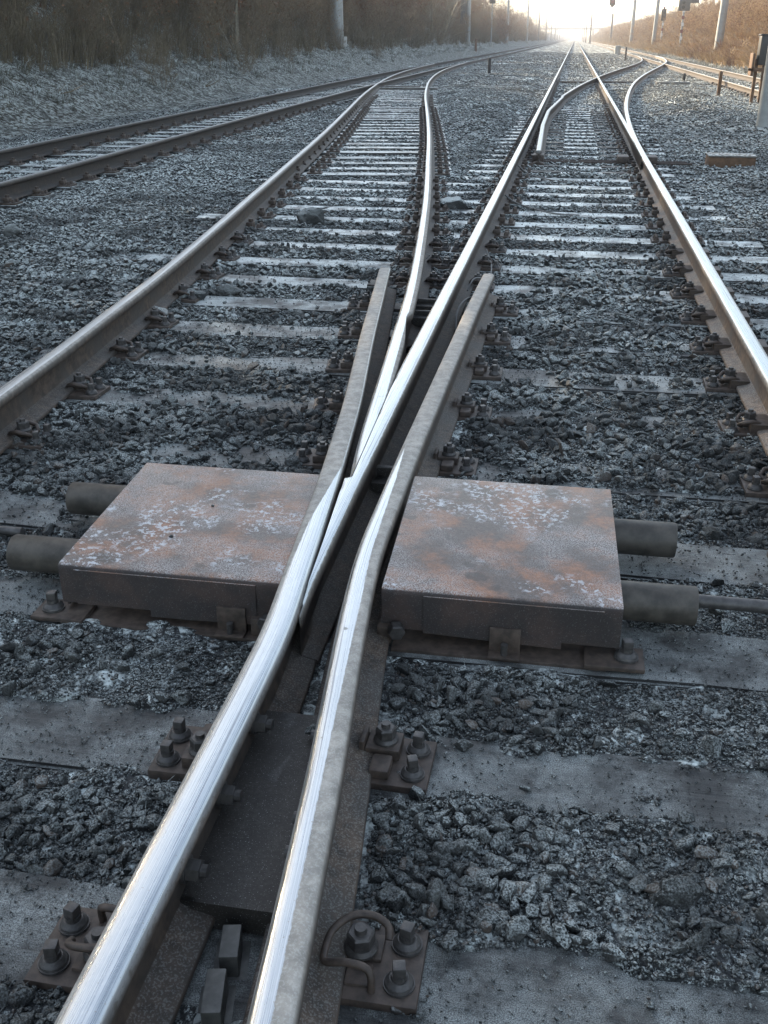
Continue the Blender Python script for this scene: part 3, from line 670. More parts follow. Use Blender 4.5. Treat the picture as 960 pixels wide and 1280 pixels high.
track_sleepers(26, 56, const((D_L+D_R)/2), 1.25, 'sleeper of the right track at the foot of the brown bank', 'sleepers of the right track', 40)

# ---------------------------------------------------------------- between the near rails
def xr(y): return float(wlx(y)), float(wrx(y))
for y0, y1, z1, lab in ((1.235, 1.80, .060, 'long dark steel slab with oil stains bolted between the two front rails'),):
    b = MB(); vs = []
    for y in (y0, y1):
        a, c = xr(y); vs += [(a+.012, y, 0), (c-.012, y, 0), (c-.012, y, z1), (a+.012, y, z1)]
    o = empty('distance_block', ((xr(1.35)[0]+xr(1.35)[1])/2, 1.35, 0), label=lab, cat='steel block')
    b.add([(v[0]-o.location.x, v[1]-o.location.y, v[2]) for v in vs], [(0, 1, 2, 3), (7, 6, 5, 4), (3, 2, 6, 7), (0, 4, 5, 1), (1, 5, 6, 2), (0, 3, 7, 4)])
    b.obj('plate', M['platem'], o, smooth=False)
    for yy, si in ((1.70, 1), (1.68, -1), (1.47, 1), (1.43, -1), (1.34, -1), (1.27, 1)):
        a, c = xr(yy); x = (a+.010) if si > 0 else (c-.010)
        bb = MB(); bb.cyl((0, 0, 0), (si*.010, 0, 0), .026, n=16); hexa(bb, 0, 0, 0, .021, .001)
        bb.cyl((si*.010, 0, 0), (si*.034, 0, 0), .022, .020, n=6, ph=.3); bb.cyl((si*.034, 0, 0), (si*.046, 0, 0), .012, n=10)
        bb.obj('web_bolt', M['bolt'], o, loc=(x-o.location.x, yy-o.location.y, .100))
    bb = MB()
    for xx, yy in ((.02, .14), (.08, -.02)): pass
for (xx, yy, rz, l, lab) in ((-.472, 1.175, .20, .070, 'small upright steel bar between the front rails, nearer the slab'), (-.468, 1.075, .20, .085, 'small upright steel bar between the front rails, nearer the lower edge')):
    o = MB().box(-.0165, .0165, -l/2, l/2, -.02, .048, b=.003).box(-.03, .03, -l/2-.006, l/2+.006, -.06, .0, b=.002).obj('steel_bar', M['bright' if yy > 0 else 'iron'], loc=(xx, yy, .0), rot=(0, 0, rz), label=lab, cat='steel bar')
# frog filler blocks deeper in the crossing
for y, lab in ((3.15, 'filler casting inside the crossing beside the rusty right cover'), (5.35, 'ribbed spacer between the two diverging point rails'), (5.62, 'second spacer between the diverging point rails')):
    a, c = (A_L+.02, float(wrx(y))-.02) if y < 4 else (float(Br(y))+.01, A_L-.01)
    o = MB().box(a, c, -.07, .07, .02, .075 if y < 4 else .085, b=.004).box(a+.01, c-.01, -.012, .012, .05, .11, b=.003).obj('spacer', M['platem'], loc=(0, y, 0), label=lab, cat='spacer')

# ---------------------------------------------------------------- rusted drive covers
def cover(x0, x1, y0, y1, z1, taperL, taperR, side, lab, notch):
    o = empty('drive_cover', ((x0+x1)/2, (y0+y1)/2, 0), label=lab, cat='drive cover')
    ox, oy = o.location.x, o.location.y
    # folded sheet: top with small bend radius, front and back skirts
    prof = []; r = .014; zb = .050
    prof += [(y0, zb)]
    for k in range(5): a = k/4*math.pi/2; prof.append((y0+r-r*math.cos(a), z1-r+r*math.sin(a)))
    for k in range(5): a = k/4*math.pi/2; prof.append((y1-r+r*math.sin(a), z1-r+r*math.cos(a)))
    prof += [(y1, zb)]
    def X(xe, t, y): return xe + t*(y-y0)/(y1-y0)
    N = 12; V = []; th = .006
    for lay in (0, 1):
        for (y, z) in prof:
            yy = y + (th if y < (y0+y1)/2 else -th)*lay*(1 if z < z1-.001 else 0); zz = z-(th*lay if z > z1-.02 else 0)
            for k in range(N+1):
                xa, xb = X(x0, taperL, y), X(x1, taperR, y); V.append((xa+(xb-xa)*k/N-ox, yy-oy, zz-th*lay*0))
    m = len(prof); F = []
    g = lambda l, i, k: l*m*(N+1)+i*(N+1)+k
    for i in range(m-1):
        for k in range(N): F += [(g(0, i, k), g(0, i, k+1), g(0, i+1, k+1), g(0, i+1, k)), (g(1, i+1, k), g(1, i+1, k+1), g(1, i, k+1), g(1, i, k))]
        F += [(g(0, i+1, 0), g(1, i+1, 0), g(1, i, 0), g(0, i, 0)), (g(0, i, N), g(1, i, N), g(1, i+1, N), g(0, i+1, N))]
    for k in range(N): F += [(g(0, 0, k+1), g(0, 0, k), g(1, 0, k), g(1, 0, k+1)), (g(0, m-1, k), g(0, m-1, k+1), g(1, m-1, k+1), g(1, m-1, k))]
    b = MB(); b.add(V, F); b.obj('cover_plate', M['cover'], o)
    xo, xi = (x0, x1) if side < 0 else (x1, x0); s_ = side
    lo, hi = sorted((xo-ox-s_*.006, xi-ox+s_*.0))
    # front skirt panel behind the folded lip, stepped along its lower edge
    b = MB(); a0, a1 = (x0+.045, x1-.06) if side < 0 else (x0+.11, x1-.045)
    pts = [(a0, .045), (a0, z1-.012), (a1, z1-.012), (a1, .035)]
    mid = (a0+a1)/2
    if side < 0: pts = [(a0, .050), (a0, z1-.012), (a1-.03, z1-.012), (a1-.03, .035), (mid+.05, .030), (mid-.06, .030), (mid-.06, .050)]
    else: pts = [(a0, .045), (a0, z1-.012), (a1, z1-.012), (a1, .055), (a1-.10, .055), (a1-.10, .034)]
    n = len(pts); vs = [(x-ox, y0-.004-oy, z) for x, z in pts]+[(x-ox, y0+.004-oy+.0005, z) for x, z in pts]
    b.add(vs, [tuple(range(n-1, -1, -1)), tuple(range(n, 2*n))]+[(i, (i+1) % n, n+(i+1) % n, n+i) for i in range(n)])
    b.obj('front_skirt', M['cover'], o, smooth=False)
    # outer end wall
    xe = (x0+.004) if side < 0 else (x1-.004)
    MB().box(xe-.003-ox, xe+.003-ox, y0+.02-oy, y1-.02-oy, .03, z1-.10, b=0).obj('end_plate', M['cover'], o, smooth=False)
    # bracket with slot bolt, floor tray, feet
    bx = (mid-.015) if side > 0 else (mid+.17)
    b = MB(); b.box(bx-.040-ox, bx+.040-ox, y0-.013-oy, y0-.005-oy, .014, .085, b=.002); b.box(bx-.040-ox, bx+.040-ox, y0-.045-oy, y0-.006-oy, .010, .017, b=.002)
    br = b.obj('bracket', M['iron'], o); MB().cyl((bx-ox, y0-.028-oy, .017), (bx-ox, y0-.028-oy, .048), .009, n=10).obj('bolt', M['bolt'], br)
    MB().box(x0+.03-ox, x1-.03-ox, y0-.035-oy, y1+.02-oy, -.004, .009, b=.002).obj('floor_tray', M['iron'], o)
    fx = (x0-.005) if side < 0 else (x1-.01)
    ft = MB().box(fx-.075-ox, fx+.075-ox, y0-.045-oy, y0+.055-oy, .009, .022, b=.003).obj('foot_plate', M['iron'], o)
    link('coach_screw', SCR[1], ft, loc=(fx+side*.03-ox, y0+.005-oy, .022))
    if side > 0: ft.scale = (1, 1, 1)
    # lugs at the inner corner
    ix = (x1-.055) if side < 0 else (x0+.04)
    b = MB(); hexa(b, 0, 0, 0, .022, .030); lg = b.obj('locking_lug', M['bolt'], o, loc=(ix-ox, y0-.012-oy, .058), rot=(R(90), 0, side*.25))
    MB().box(ix-.05-ox, ix-.012-ox, y0-.02-oy, y0+.03-oy, .010, .062, b=.006).obj('locking_lug', M['iron'], o)
    # protecting pipes
    for yc, ext in ((y0+.20, .245 if side < 0 else .205), (y0+.59, .25 if side < 0 else .185)):
        xa = (xo + s_*ext)-ox; xb = xo - s_*.10-ox; b = MB(); ro, ri = .0535, .047; zc = .078
        p0 = (min(xa, xb), yc-oy, zc); p1 = (max(xa, xb), yc-oy, zc); n = 28
        vs = []; 
        for xx, rr in ((xa, ro-.002), (xa-s_*.003, ro), (xb, ro), (xa, ri), (xa-s_*.16, ri)):
            for k in range(n): a = 2*math.pi*k/n; vs.append((xx, yc-oy+rr*math.cos(a), zc+rr*math.sin(a)))
        fs = []
        for r0, r1 in ((3, 0), (0, 1), (1, 2), (4, 3)):
            for k in range(n): fs.append((r0*n+k, r0*n+(k+1) % n, r1*n+(k+1) % n, r1*n+k))
        b.add(vs, fs)
        bm = bmesh.new(); me = b.mesh('pipe', M['pipe'], ang=40); bm.from_mesh(me); bmesh.ops.recalc_face_normals(bm, faces=bm.faces[:]); bm.to_mesh(me); bm.free()
        link('pipe', me, o)
    return o
cL = cover(-1.275, -.632, 2.195, 2.925, .166, -.035, -.085, -1, 'rusted brown cover plate left of the crossing nose with two pipe stubs on its left', 0)
cR = cover(-.390, .222, 2.215, 2.965, .166, -.020, -.010, 1, 'rusted frosted cover plate right of the crossing nose with a rod leaving its pipe', 0)
MB().cyl((.40, 2.475, .062), (1.9, 2.475, .050), .0185, n=16).obj('throw_rod', M['rod'], label='straight steel rod leaving the lower right pipe towards the right edge', cat='rod')
MB().cyl((-1.62, 2.61, .03), (-2.6, 2.63, .02), .014, n=12).obj('throw_rod', M['rod'], label='dark thin rod behind the lower left pipe at the left edge', cat='rod')
# thin cables near the wing ends
def cable(pts, lab, r=.005):
    P = np.array(pts, float); t = np.linspace(0, len(P)-1, 12*len(P)); i = np.clip(t.astype(int), 0, len(P)-2); f = (t-i)[:, None]
    p0 = P[np.clip(i-1, 0, None)]; p1 = P[i]; p2 = P[i+1]; p3 = P[np.clip(i+2, None, len(P)-1)]
    q = .5*(2*p1+(p2-p0)*f+(2*p0-5*p1+4*p2-p3)*f*f+(3*p1-p0-3*p2+p3)*f**3)
    MB().tube([tuple(x) for x in q], r, 8).obj('cable', M['cable'], label=lab, cat='cable')
cable([(-.52, 7.3, .08), (-.46, 7.0, .04), (-.44, 6.6, .03), (-.45, 6.25, .10), (-.50, 6.1, .13), (-.53, 6.0, .08)], 'thin grey cable looping off the rail above the right wing end')
cable([(-.46, 6.05, .05), (-.42, 5.85, .10), (-.50, 5.6, .12), (-.53, 5.4, .09), (-.51, 5.2, .03)], 'grey cable bent round beside the top of the right wing', .006)
cable([(-1.1, 6.3, .02), (-.98, 6.7, .06), (-.88, 6.9, .10), (-.92, 6.8, .13)], 'thin wire arching between left wing end and the curved rail', .004)
cable([(-.56, 10.1, .08), (-.42, 9.9, .03), (-.1, 9.5, .015), (.15, 9.4, .015)], 'cable lying from the left main rail across the sleepers', .008)
cable([(-.56, 12.6, .08), (-.40, 12.2, .03), (-.1, 11.8, .015), (.2, 11.7, .015), (.6, 11.8, .015)], 'farther cable lying across the sleepers in front of the switch', .008)
# far switch: throw box, drive rods, frog plates
o = empty('switch_machine_box', (2.02, 13.75, -.03), label='low brown box with a frosted lid right of the far switch', cat='trackside box')
MB().box(-.28, .28, -.18, .18, .0, .15, b=.008).obj('body', M['wood'], o); MB().box(-.29, .29, -.19, .19, .152, .17, b=.005).obj('lid', M['woodtop'], o)
o = empty('switch_rods', (0, 13.6, 0), label='dark switch rods crossing under the rails between blades and brown box', cat='switch rod')
for yy, x0, x1 in ((0, -.75, 1.55), (.18, -.75, 1.5)): MB().cyl((x0, yy, .030), (x1, yy, .030), .013, n=8).obj('rod', M['iron'], o)
for x0 in (-.36, .70, 1.05): MB().box(x0-.07, x0+.07, -.06, .24, .03, .11, b=.01).obj('lock_casting', M['iron'], o)
for (x, y, w, lab) in ((-6.0, 34.8, 2.3, 'long pale steel strap across the left crossing'), (-5.2, 33.6, 2.2, 'second pale strap in front of the left crossing'), (-8.6, 36.0, .9, 'short pale board beside the left track'),
                       (.0, 39.6, 1.25, 'dark strap left of the far crossing on the main track'), (1.55, 39.9, 1.2, 'dark strap right of the far crossing on the main track')):
    MB().box(-w/2, w/2, -.14, .14, -.02, .05, b=.01).obj('strap', M['woodtop' if x < -2 else 'iron'], loc=(x, y, .012), rot=(0, 0, R(-3)), label=lab, cat='strap')
MB().box(-.55, .55, -.2, .2, -.02, .12, b=.02).obj('cable_trough_lid', M['woodtop'], loc=(3.35, 38, .0), label='pale low slab in the ballast before the right track', cat='slab')

# ---------------------------------------------------------------- single rocks one can point at
def rock(x, y, r, lab, seed, jag=.35, fl=.7, z=None, rz=0):
    zz = float(ground_z(np.array([x]), np.array([y]), near_sleeper(np.array([y])))[0]) if z is None else z
    zz = max(zz, 0.0) if float(near_sleeper(np.array([y]))[0]) < SW and abs(x) < 1.3 else zz
    link('rock', rock_mesh('rock', seed, fl, 16, jag), loc=(x, y, zz+r*fl*.45), rot=(random.uniform(-.2, .2), random.uniform(-.2, .2), rz), scale=(r, r*.85, r), label=lab, cat='rock')
rock(.295, 1.425, .062, 'largest dark rough rock lying in the ballast at the lower right', 301, .45, .75, z=0)
rock(-.135, 1.815, .024, 'white frosted stone standing on the sleeper near the right bolts', 302, .3, .9, z=0)
rock(-2.12, 8.6, .17, 'dark round rock on the sleepers of the left route', 303, .25, .65)
rock(-2.2, 5.82, .115, 'pale angular rock right of the left rail, in front of its twin', 304, .2, .6, rz=.4)
rock(-2.02, 5.98, .105, 'flat grey rock touching its paler twin by the left rail', 305, .2, .45)
rock(-2.22, 5.36, .07, 'small upright rock below the two pale ones by the left rail', 306, .2, .85)
rock(-.455, 1.72, .030, 'dark flat stone lodged between the front rails above the slab', 307, .25, .5, z=.075)
rock(-.50, .985, .036, 'black stone at the very bottom between the front rails', 308, .3, .8, z=.0)
rock(-.452, .955, .021, 'grey stone beside the black one at the bottom between rails', 309, .2, .9, z=0)
rock(-.14, 1.455, .028, 'pointed grey stone in the ballast right of the front rails', 310, .1, .8)
rock(-.08, 1.44, .026, 'flat square grey stone beside the pointed one', 311, .1, .5)
rock(-.86, 2.00, .024, 'light stone on the frosty grit before the left cover', 312, .2, .7)
rock(-.78, 1.97, .020, 'smaller grey stone nearer the rail before the left cover', 313, .2, .8)
rock(-1.15, 1.83, .014, 'small black stone on the sleeper at the left edge', 314, .1, .8)
rock(-.93, 1.42, .036, 'broad flat stone in the dark ballast at the left edge', 315, .2, .5)
rock(.26, 3.45, .035, 'dark pointed stone on the frosted grit beyond the right cover', 316, .2, .9)
rock(-1.12, 3.22, .03, 'squarish grey stone against the far edge of the left cover', 317, .15, .7)
rock(-4.35, 7.6, .10, 'pale rock on the open ballast left of the outer curved rail', 318, .2, .8)
rock(-.60, 10.0, .0, 'x', 1) if False else None
rock(-1.02, 9.7, .16, 'dark lump of coal between the curved rail and the main rail', 319, .3, .6)
rock(-.98, 2.62, .007, 'tiny black pebble on the left cover, nearer the middle', 320, .1, .8, z=.166)
rock(-1.03, 2.40, .008, 'tiny black pebble near the front edge of the left cover', 321, .1, .8, z=.166)
# a fallen leaf
MB().add([(0, -.02, .0), (.008, -.004, .004), (.0, .022, .006), (-.009, .002, .003), (0, 0, .0)], [(0, 1, 4), (1, 2, 4), (2, 3, 4), (3, 0, 4)]).obj('fallen_leaf', M['russet'], loc=(-.215, 1.36, .0), rot=(.5, .2, .3), label='small orange-brown dead leaf in the ballast near the right bolts', cat='leaf')
# ---------------------------------------------------------------- masts, signals, posts
def gz(x, y): return float(ground_z(np.array([float(x)]), np.array([float(y)]))[0])
def mast(x, y, h, w, lab, mat='mast', lean=0, taper=.6, box=False, head=False, group='catenary masts along the line'):
    o = empty('catenary_mast', (x, y, gz(x, y)-.1), label=lab, cat='mast', group=group); o.rotation_euler = (0, R(lean), 0)
    b = MB(); 
    b.cyl((0, 0, .25), (0, 0, h), w/2, w/2*taper, n=14); b.obj('pole', M[mat], o)
    MB().box(-w*.62, w*.62, -w*.62, w*.62, 0, .42, b=.03).obj('foundation', M['concrete'], o)
    if box:
        bo = MB().box(-w*1.5, -w*.5, -.25, .25, 2.0, 4.6, b=.04).obj('equipment_case', M['darkmast'], o)
        MB().box(-w*1.62, -w*.42, -.3, .3, 4.6, 4.68, b=.01).obj('case_roof', M['darkmast'], bo)
    if head:
        b = MB(); b.tube([(0, 0, h-.9), (-1.4, 0, h-.3), (-2.7, 0, h-.35)], .035, 6); b.tube([(0, 0, h-1.7), (-1.3, 0, h-.85), (-2.6, 0, h-.9)], .03, 6); b.obj('bracket_arm', M['darkmast'], o)
    return o
mast(-10.85, 50.0, 9.5, .62, 'stout pale mast standing alone before the left shrubs, cut off by the top edge')
mast(-10.4, 108, 9.5, .50, 'pale mast with a grey case on its side, behind the left track', box=True)
mast(-10.0, 164, 9.5, .48, 'plain pale mast left, just right of the small signal', head=True)
mast(-10.0, 232, 9.5, .44, 'fourth mast on the left side counted from the stout one', head=True)
mast(-10.0, 304, 8.5, .42, 'thin left mast just where the treeline starts to drop', 'darkmast', head=True)
mast(-10.0, 380, 8.5, .42, 'darker thin left mast beyond the drop of the treeline', 'darkmast', head=True)
for k, y in enumerate((460, 540, 620, 700)): mast(-10.0, y, 8.5, .4, 'faint far left mast in the haze before the bridge', 'darkmast', head=True)
mast(8.63, 70, 9.5, .52, 'tall pale mast on the right, in front of the sunlit brown bank', lean=1)
mast(8.4, 124, 9.5, .46, 'second tall mast on the right, slimmer and leaning slightly right', lean=1)
mast(8.3, 172, 9.0, .50, 'third mast on the right side with a case half way up', 'mast', lean=.5, box=False)
mast(8.0, 262, 6.6, .5, 'short stubby right mast under the hanging signal', 'darkmast')
mast(8.8, 282, 6.4, .42, 'thin pale right mast beside the short stubby one', 'mast')
mast(4.2, 330, 8.0, .62, 'dark thick mast right of the main track near the vanishing point', 'darkmast')
for k, y in enumerate((400, 470, 560)): mast(3.6 - .15*k, y, 8.0, .45, 'faint far right mast in the haze before the bridge', 'darkmast')

def signal(x, y, h, lab, stripes=False, style='round', hw=.5):
    o = empty('signal', (x, y, gz(x, y)-.1), label=lab, cat='signal')
    p = MB().cyl((0, 0, 0), (0, 0, h), .085, .075, n=10).obj('post', M['mast'], o)
    MB().box(-.22, .22, -.22, .22, 0, .55, b=.03).obj('foot', M['concrete'], o)
    if stripes:
        for k in range(6): MB().box(-.10, .10, -.095, -.088, 1.2+k*.5, 1.45+k*.5).obj('stripe', M['white' if k % 2 == 0 else 'red'], p, smooth=False)
    b = MB()
    if style == 'round':
        b.box(-hw/2, hw/2, -.12, .12, h-.1, h+1.0, b=.06)
        hd = b.obj('signal_head', M['black'], o)
        for zz in (h+.2, h+.65):
            MB().cyl((0, -.12, zz), (0, -.30, zz), .13, .14, n=14, cap=False).cyl((0, -.12, zz), (0, -.125, zz), .11, n=14).obj('hood', M['lens'], hd)
    else:
        b.box(-.45, .45, -.12, .12, h-.9, h, b=.04); b.box(.2, 1.1, -.10, .10, h-.35, h+.05, b=.03); hd = b.obj('signal_head', M['darkmast'], o)
        for zz in (h-.65, h-.3): MB().cyl((-.1, -.12, zz), (-.1, -.3, zz), .12, .13, n=14).obj('hood', M['lens'], hd)
    b = MB()
    for k in range(int(h/.35)): b.box(.09, .24, -.012, .012, .5+k*.33, .52+k*.33)
    b.obj('ladder', M['darkmast'], o, smooth=False)
    return o
signal(-10.0, 133, 4.8, 'small dark-headed signal between two pale masts on the left', hw=.75)
signal(8.9, 120, 2.75, 'slim striped signal with a small dark head on the right', True)
signal(8.35, 92, 4.2, 'striped signal with a wide grey double head on the right', True, 'wide')
o = empty('cantilever_signal', (8.7, 176, gz(8.7, 176)-.65), label='purple-red signal lamp hanging from an arm above the right part of the line', cat='signal')
MB().cyl((0, 0, 0), (0, 0, 9.2), .13, .11, n=10).obj('post', M['mast'], o)
MB().box(-4.0, .1, -.08, .08, 8.9, 9.1, b=.01).obj('arm', M['darkmast'], o)
MB().cyl((-3.5, 0, 7.6), (-3.5, 0, 8.95), .05, n=8).obj('hanger', M['darkmast'], o)
b = MB().box(-3.95, -3.05, -.18, .18, 6.3, 7.8, b=.10); b.cyl((-3.5, 0, 6.0), (-3.5, 0, 6.35), .16, .38, n=12); h_ = b.obj('signal_head', M['black'], o)
MB().box(-3.72, -3.28, -.205, -.185, 6.5, 7.6, b=.004).obj('lamp_panel', M['red'], h_)

def stake(x, y, h, w, mat, lab, name='stake'):
    MB().cyl((0, 0, -.2), (0, 0, h-.02), w/2, n=10).cyl((0, 0, h-.02), (0, 0, h), w/2, w*.35, n=10).obj(name, M[mat], loc=(x, y, gz(x, y)), label=lab, cat='post')
stake(-3.4, 45, .62, .13, 'black', 'short dark post in the ballast right of the curved rail')
stake(3.67, 28.5, .62, .09, 'wood', 'short brown wooden stake before the right track')
stake(4.0, 41, .30, .10, 'black', 'stub of dark post behind the pale slab')
stake(3.6, 80, .9, .14, 'darkmast', 'dark little post between the tracks far right of the main line')
stake(4.2, 112, .8, .6, 'mast', 'pale squat drum beside the far main track', 'drum')
# pale post at the right edge and cabinet behind it
o = empty('marker_post', (3.17, 18.6, gz(3.17, 18.6)), label='thick pale post standing at the right edge of the picture', cat='post')
MB().cyl((0, 0, -.3), (0, 0, 1.9), .11, .10, n=16).obj('pole', M['concrete'], o); MB().cyl((0, 0, 1.9), (0, 0, 1.93), .12, n=16).obj('cap', M['mast'], o)
o = empty('relay_cabinet', (4.55, 27.6, gz(4.55, 27.6)), label='dark cabinet on a tan frame with two legs at the right edge', cat='cabinet')
for x in (-.20, -.02): MB().box(x-.035, x+.035, -.035, .035, -.2, 1.0, b=.006).obj('leg', M['wood'], o)
MB().box(-.34, .30, -.22, .22, .72, .80, b=.01).box(-.34, -.28, -.22, .22, .62, 1.12, b=.01).obj('frame', M['wood'], o)
MB().box(-.20, .36, -.18, .18, .86, 1.50, b=.03).obj('case', M['black'], o); MB().box(-.22, .38, -.20, .20, 1.50, 1.54, b=.01).obj('lid', M['black'], o)
# small box post by the left case mast
stake(-9.4, 106, 1.1, .25, 'wood', 'brown stub post beside the mast with the grey case')

# ---------------------------------------------------------------- road bridge in the haze
o = empty('road_bridge', (0, 640, 0), label='flat road bridge crossing the line far away in the haze', cat='bridge')
MB().box(-26, 24, -4, 4, 5.9, 7.0, b=.1).obj('deck', M['concrete'], o)
for y in (-3.9, 3.9):
    b = MB(); b.box(-26, 24, y-.06, y+.06, 7.9, 8.0)
    for k in range(26): b.box(-25.9+k*1.98, -25.82+k*1.98, y-.05, y+.05, 7.0, 7.9)
    b.obj('railing', M['darkmast'], o, smooth=False)
for x in (-11.5, 9.5): MB().box(x-.6, x+.6, -3.5, 3.5, -.3, 5.9, b=.05).obj('pier', M['concrete'], o)
for x in (-25, 23): MB().box(x-3, x+3, -5, 5, -.3, 5.9, b=.05).obj('abutment', M['concrete'], o)

# ---------------------------------------------------------------- bare thickets and trees
def thicket_mesh(name, seed, H, spread, stems, mats, leafp=0.0, leafm=1, lean=0.25, fine=7, thick=1.0):
    r = np.random.default_rng(seed); V = []; F = []; MI = []
    def prism(p0, p1, r0, r1):
        a = p1-p0; L = np.linalg.norm(a)
        if L < 1e-4: return
        a = a/L; u = np.cross(a, (0, 0, 1.)); nu = np.linalg.norm(u); u = np.array([1., 0, 0]) if nu < 1e-3 else u/nu; w = np.cross(a, u)
        b0 = len(V)
        for p, q in ((p0, r0), (p1, r1)):
            for k in range(3): t = k*2.094; V.append(p+u*(q*math.cos(t))+w*(q*math.sin(t)))
        for k in range(3): F.append((b0+k, b0+(k+1) % 3, b0+3+(k+1) % 3, b0+3+k)); MI.append(0)
    def leaf(p, s):
        n = r.normal(size=3); n /= np.linalg.norm(n); u = np.cross(n, r.normal(size=3)); u /= np.linalg.norm(u); w = np.cross(n, u); b0 = len(V)
        V.extend([p-u*s, p+w*s*.6, p+u*s, p-w*s*.6]); F.append((b0, b0+1, b0+2, b0+3)); MI.append(leafm)
    def grow(p, d, L, rad, lev):
        n = 4 if lev < 2 else 2; seg = L/n
        for k in range(n):
            d2 = d + r.normal(size=3)*(.10 if lev == 0 else .16); d2[2] += .04; d2 /= np.linalg.norm(d2)
            q = p+d2*seg; r1 = rad*(1-.8/n if k < n-1 else .3); prism(p, q, rad, r1)
            if lev < 3:
                nb = [3, 3, fine//2, 0][lev] if not (lev == 0 and k == 0) else 1
                for _ in range(nb):
                    e = r.normal(size=3); e -= d2*np.dot(e, d2); e /= np.linalg.norm(e); dd = d2*.85+e*r.uniform(.4, .9); dd[2] = abs(dd[2])*.8+.1; dd /= np.linalg.norm(dd)
                    t = r.uniform(0, 1); grow(p+(q-p)*t, dd, L*r.uniform(.30, .48), max(rad*.45, .004*thick), lev+1)
            if lev >= 2 and r.random() < leafp: leaf(q, r.uniform(.03, .06))
            p, d, rad = q, d2, r1
    for s_ in range(stems):
        a = r.uniform(0, 6.28); q = math.sqrt(r.uniform(0, 1))*spread
        dd = np.array([math.cos(a)*lean*r.uniform(.2, 1), math.sin(a)*lean*r.uniform(.2, 1), 1.]); dd /= np.linalg.norm(dd)
        h = H*r.uniform(.55, 1.0)
        grow(np.array([math.cos(a)*q, math.sin(a)*q, -.3]), dd, h, .016*thick*h/3, 0)
    return fast_mesh(name, np.array(V), np.array(F), mats, False, np.array(MI))
TH = [thicket_mesh('shrub', 11+k, 3.6, 1.2, 7, [M['bark'], M['russet']], [.02, .5, .05, .0][k], fine=8) for k in range(4)]
TREE = [thicket_mesh('bare_tree', 41+k, 8.6, .5, 3, [M['bark'], M['russet']], [.0, .06, .0][k], lean=.16, fine=6, thick=1.3) for k in range(3)]
BIR = [thicket_mesh('birch', 61+k, 6.5, .35, 3, [M['birch'], M['russet']], .02, lean=.35, fine=4, thick=2.0) for k in range(2)]
print('shrub faces', [len(m.polygons) for m in TH+TREE+BIR])
rr = random.Random(5)
def plant(name, me, x, y, sc, lab, cat, group):
    return link(name, me, loc=(x, y, gz(x, y)-.05), rot=(0, 0, rr.uniform(0, 6.28)), scale=(sc, sc, sc*rr.uniform(.85, 1.2)), label=lab, cat=cat, group=group)
y = 11.0; k = 0
while y < 330:
    for row, x in enumerate((-11.4, -13.0, -15.6, -10.3)):
        if row == 2 and y > 120 or row == 3 and (y > 60 or k % 3): k += row == 3; continue
        lab = ('bare brown shrub in the dense thicket on the left embankment' if k % 4 != 1 else 'shrub with russet dead leaves in the left embankment thicket')
        plant('shrub', TH[k % 4], x+rr.uniform(-.7, .7), y+rr.uniform(-1, 1), rr.uniform(.75, 1.15)*(.8, 1, 1, .28)[row], lab, 'shrub', 'shrubs of the left embankment'); k += 1
    y += 1.9 + y*.018
y = 5.0; k = 0
while y < 700:
    plant('bare_tree', TREE[k % 3], -14.5+rr.uniform(-1.5, 1.5) - (1 if k % 2 else 0), y, (rr.uniform(.95, 1.15) if y < 36 else rr.uniform(.50, .70)), 'tall bare tree added behind the left thicket to shade the near track', 'tree', 'bare trees behind the left thicket')
    y += (1.3 if y < 36 else 3.0 + y*.030); k += 1  # near trees made taller and closer to shade the front of the track
for x, yy, sc, lab in ((-11.0, 17.0, 1.0, 'slender pale-stemmed birch leaning at the far left edge'), (-11.0, 88, 1.1, 'pair of pale birch stems in the brown wood left of the case mast'), (-11.2, 96, 1.1, 'pale birch stem just right of the pair of birches'), (-10.9, 34, .9, 'thin pale sapling left of the stout mast')):
    plant('birch', BIR[k % 2], x, yy, sc, lab, 'tree', 'birches on the left embankment'); k += 1
y = 6.0
while y < 34:
    plant('bare_tree', TREE[k % 3], -12.8-rr.uniform(0, 1.2), y, rr.uniform(.8, 1.0), 'tall bare tree added behind the left thicket to shade the near track', 'tree', 'bare trees behind the left thicket'); y += .9; k += 1  # extra row put in to keep direct sun off the near track
for x, y_, l, a, lab in ((-9.6, 19.5, .9, .5, 'dead stick lying on the frosted slope below the thicket'), (-9.3, 27, .7, -.3, 'shorter dead stick farther along the frosted slope'), (-10.0, 14.2, .8, 1.1, 'crooked dead branch on the slope near the left edge')):
    p = [(-l/2, 0, .05), (-l*.2, .05, .07), (l*.15, .0, .06), (l/2, .08, .12)]
    MB().tube(p, [.018, .016, .012, .005], 6).tube([p[1], (-l*.05, .16, .14), (l*.1, .2, .2)], [.010, .007, .003], 5).obj('fallen_branch', M['bark'], loc=(x, y_, gz(x, y_)), rot=(0, -.25, a), label=lab, cat='branch')
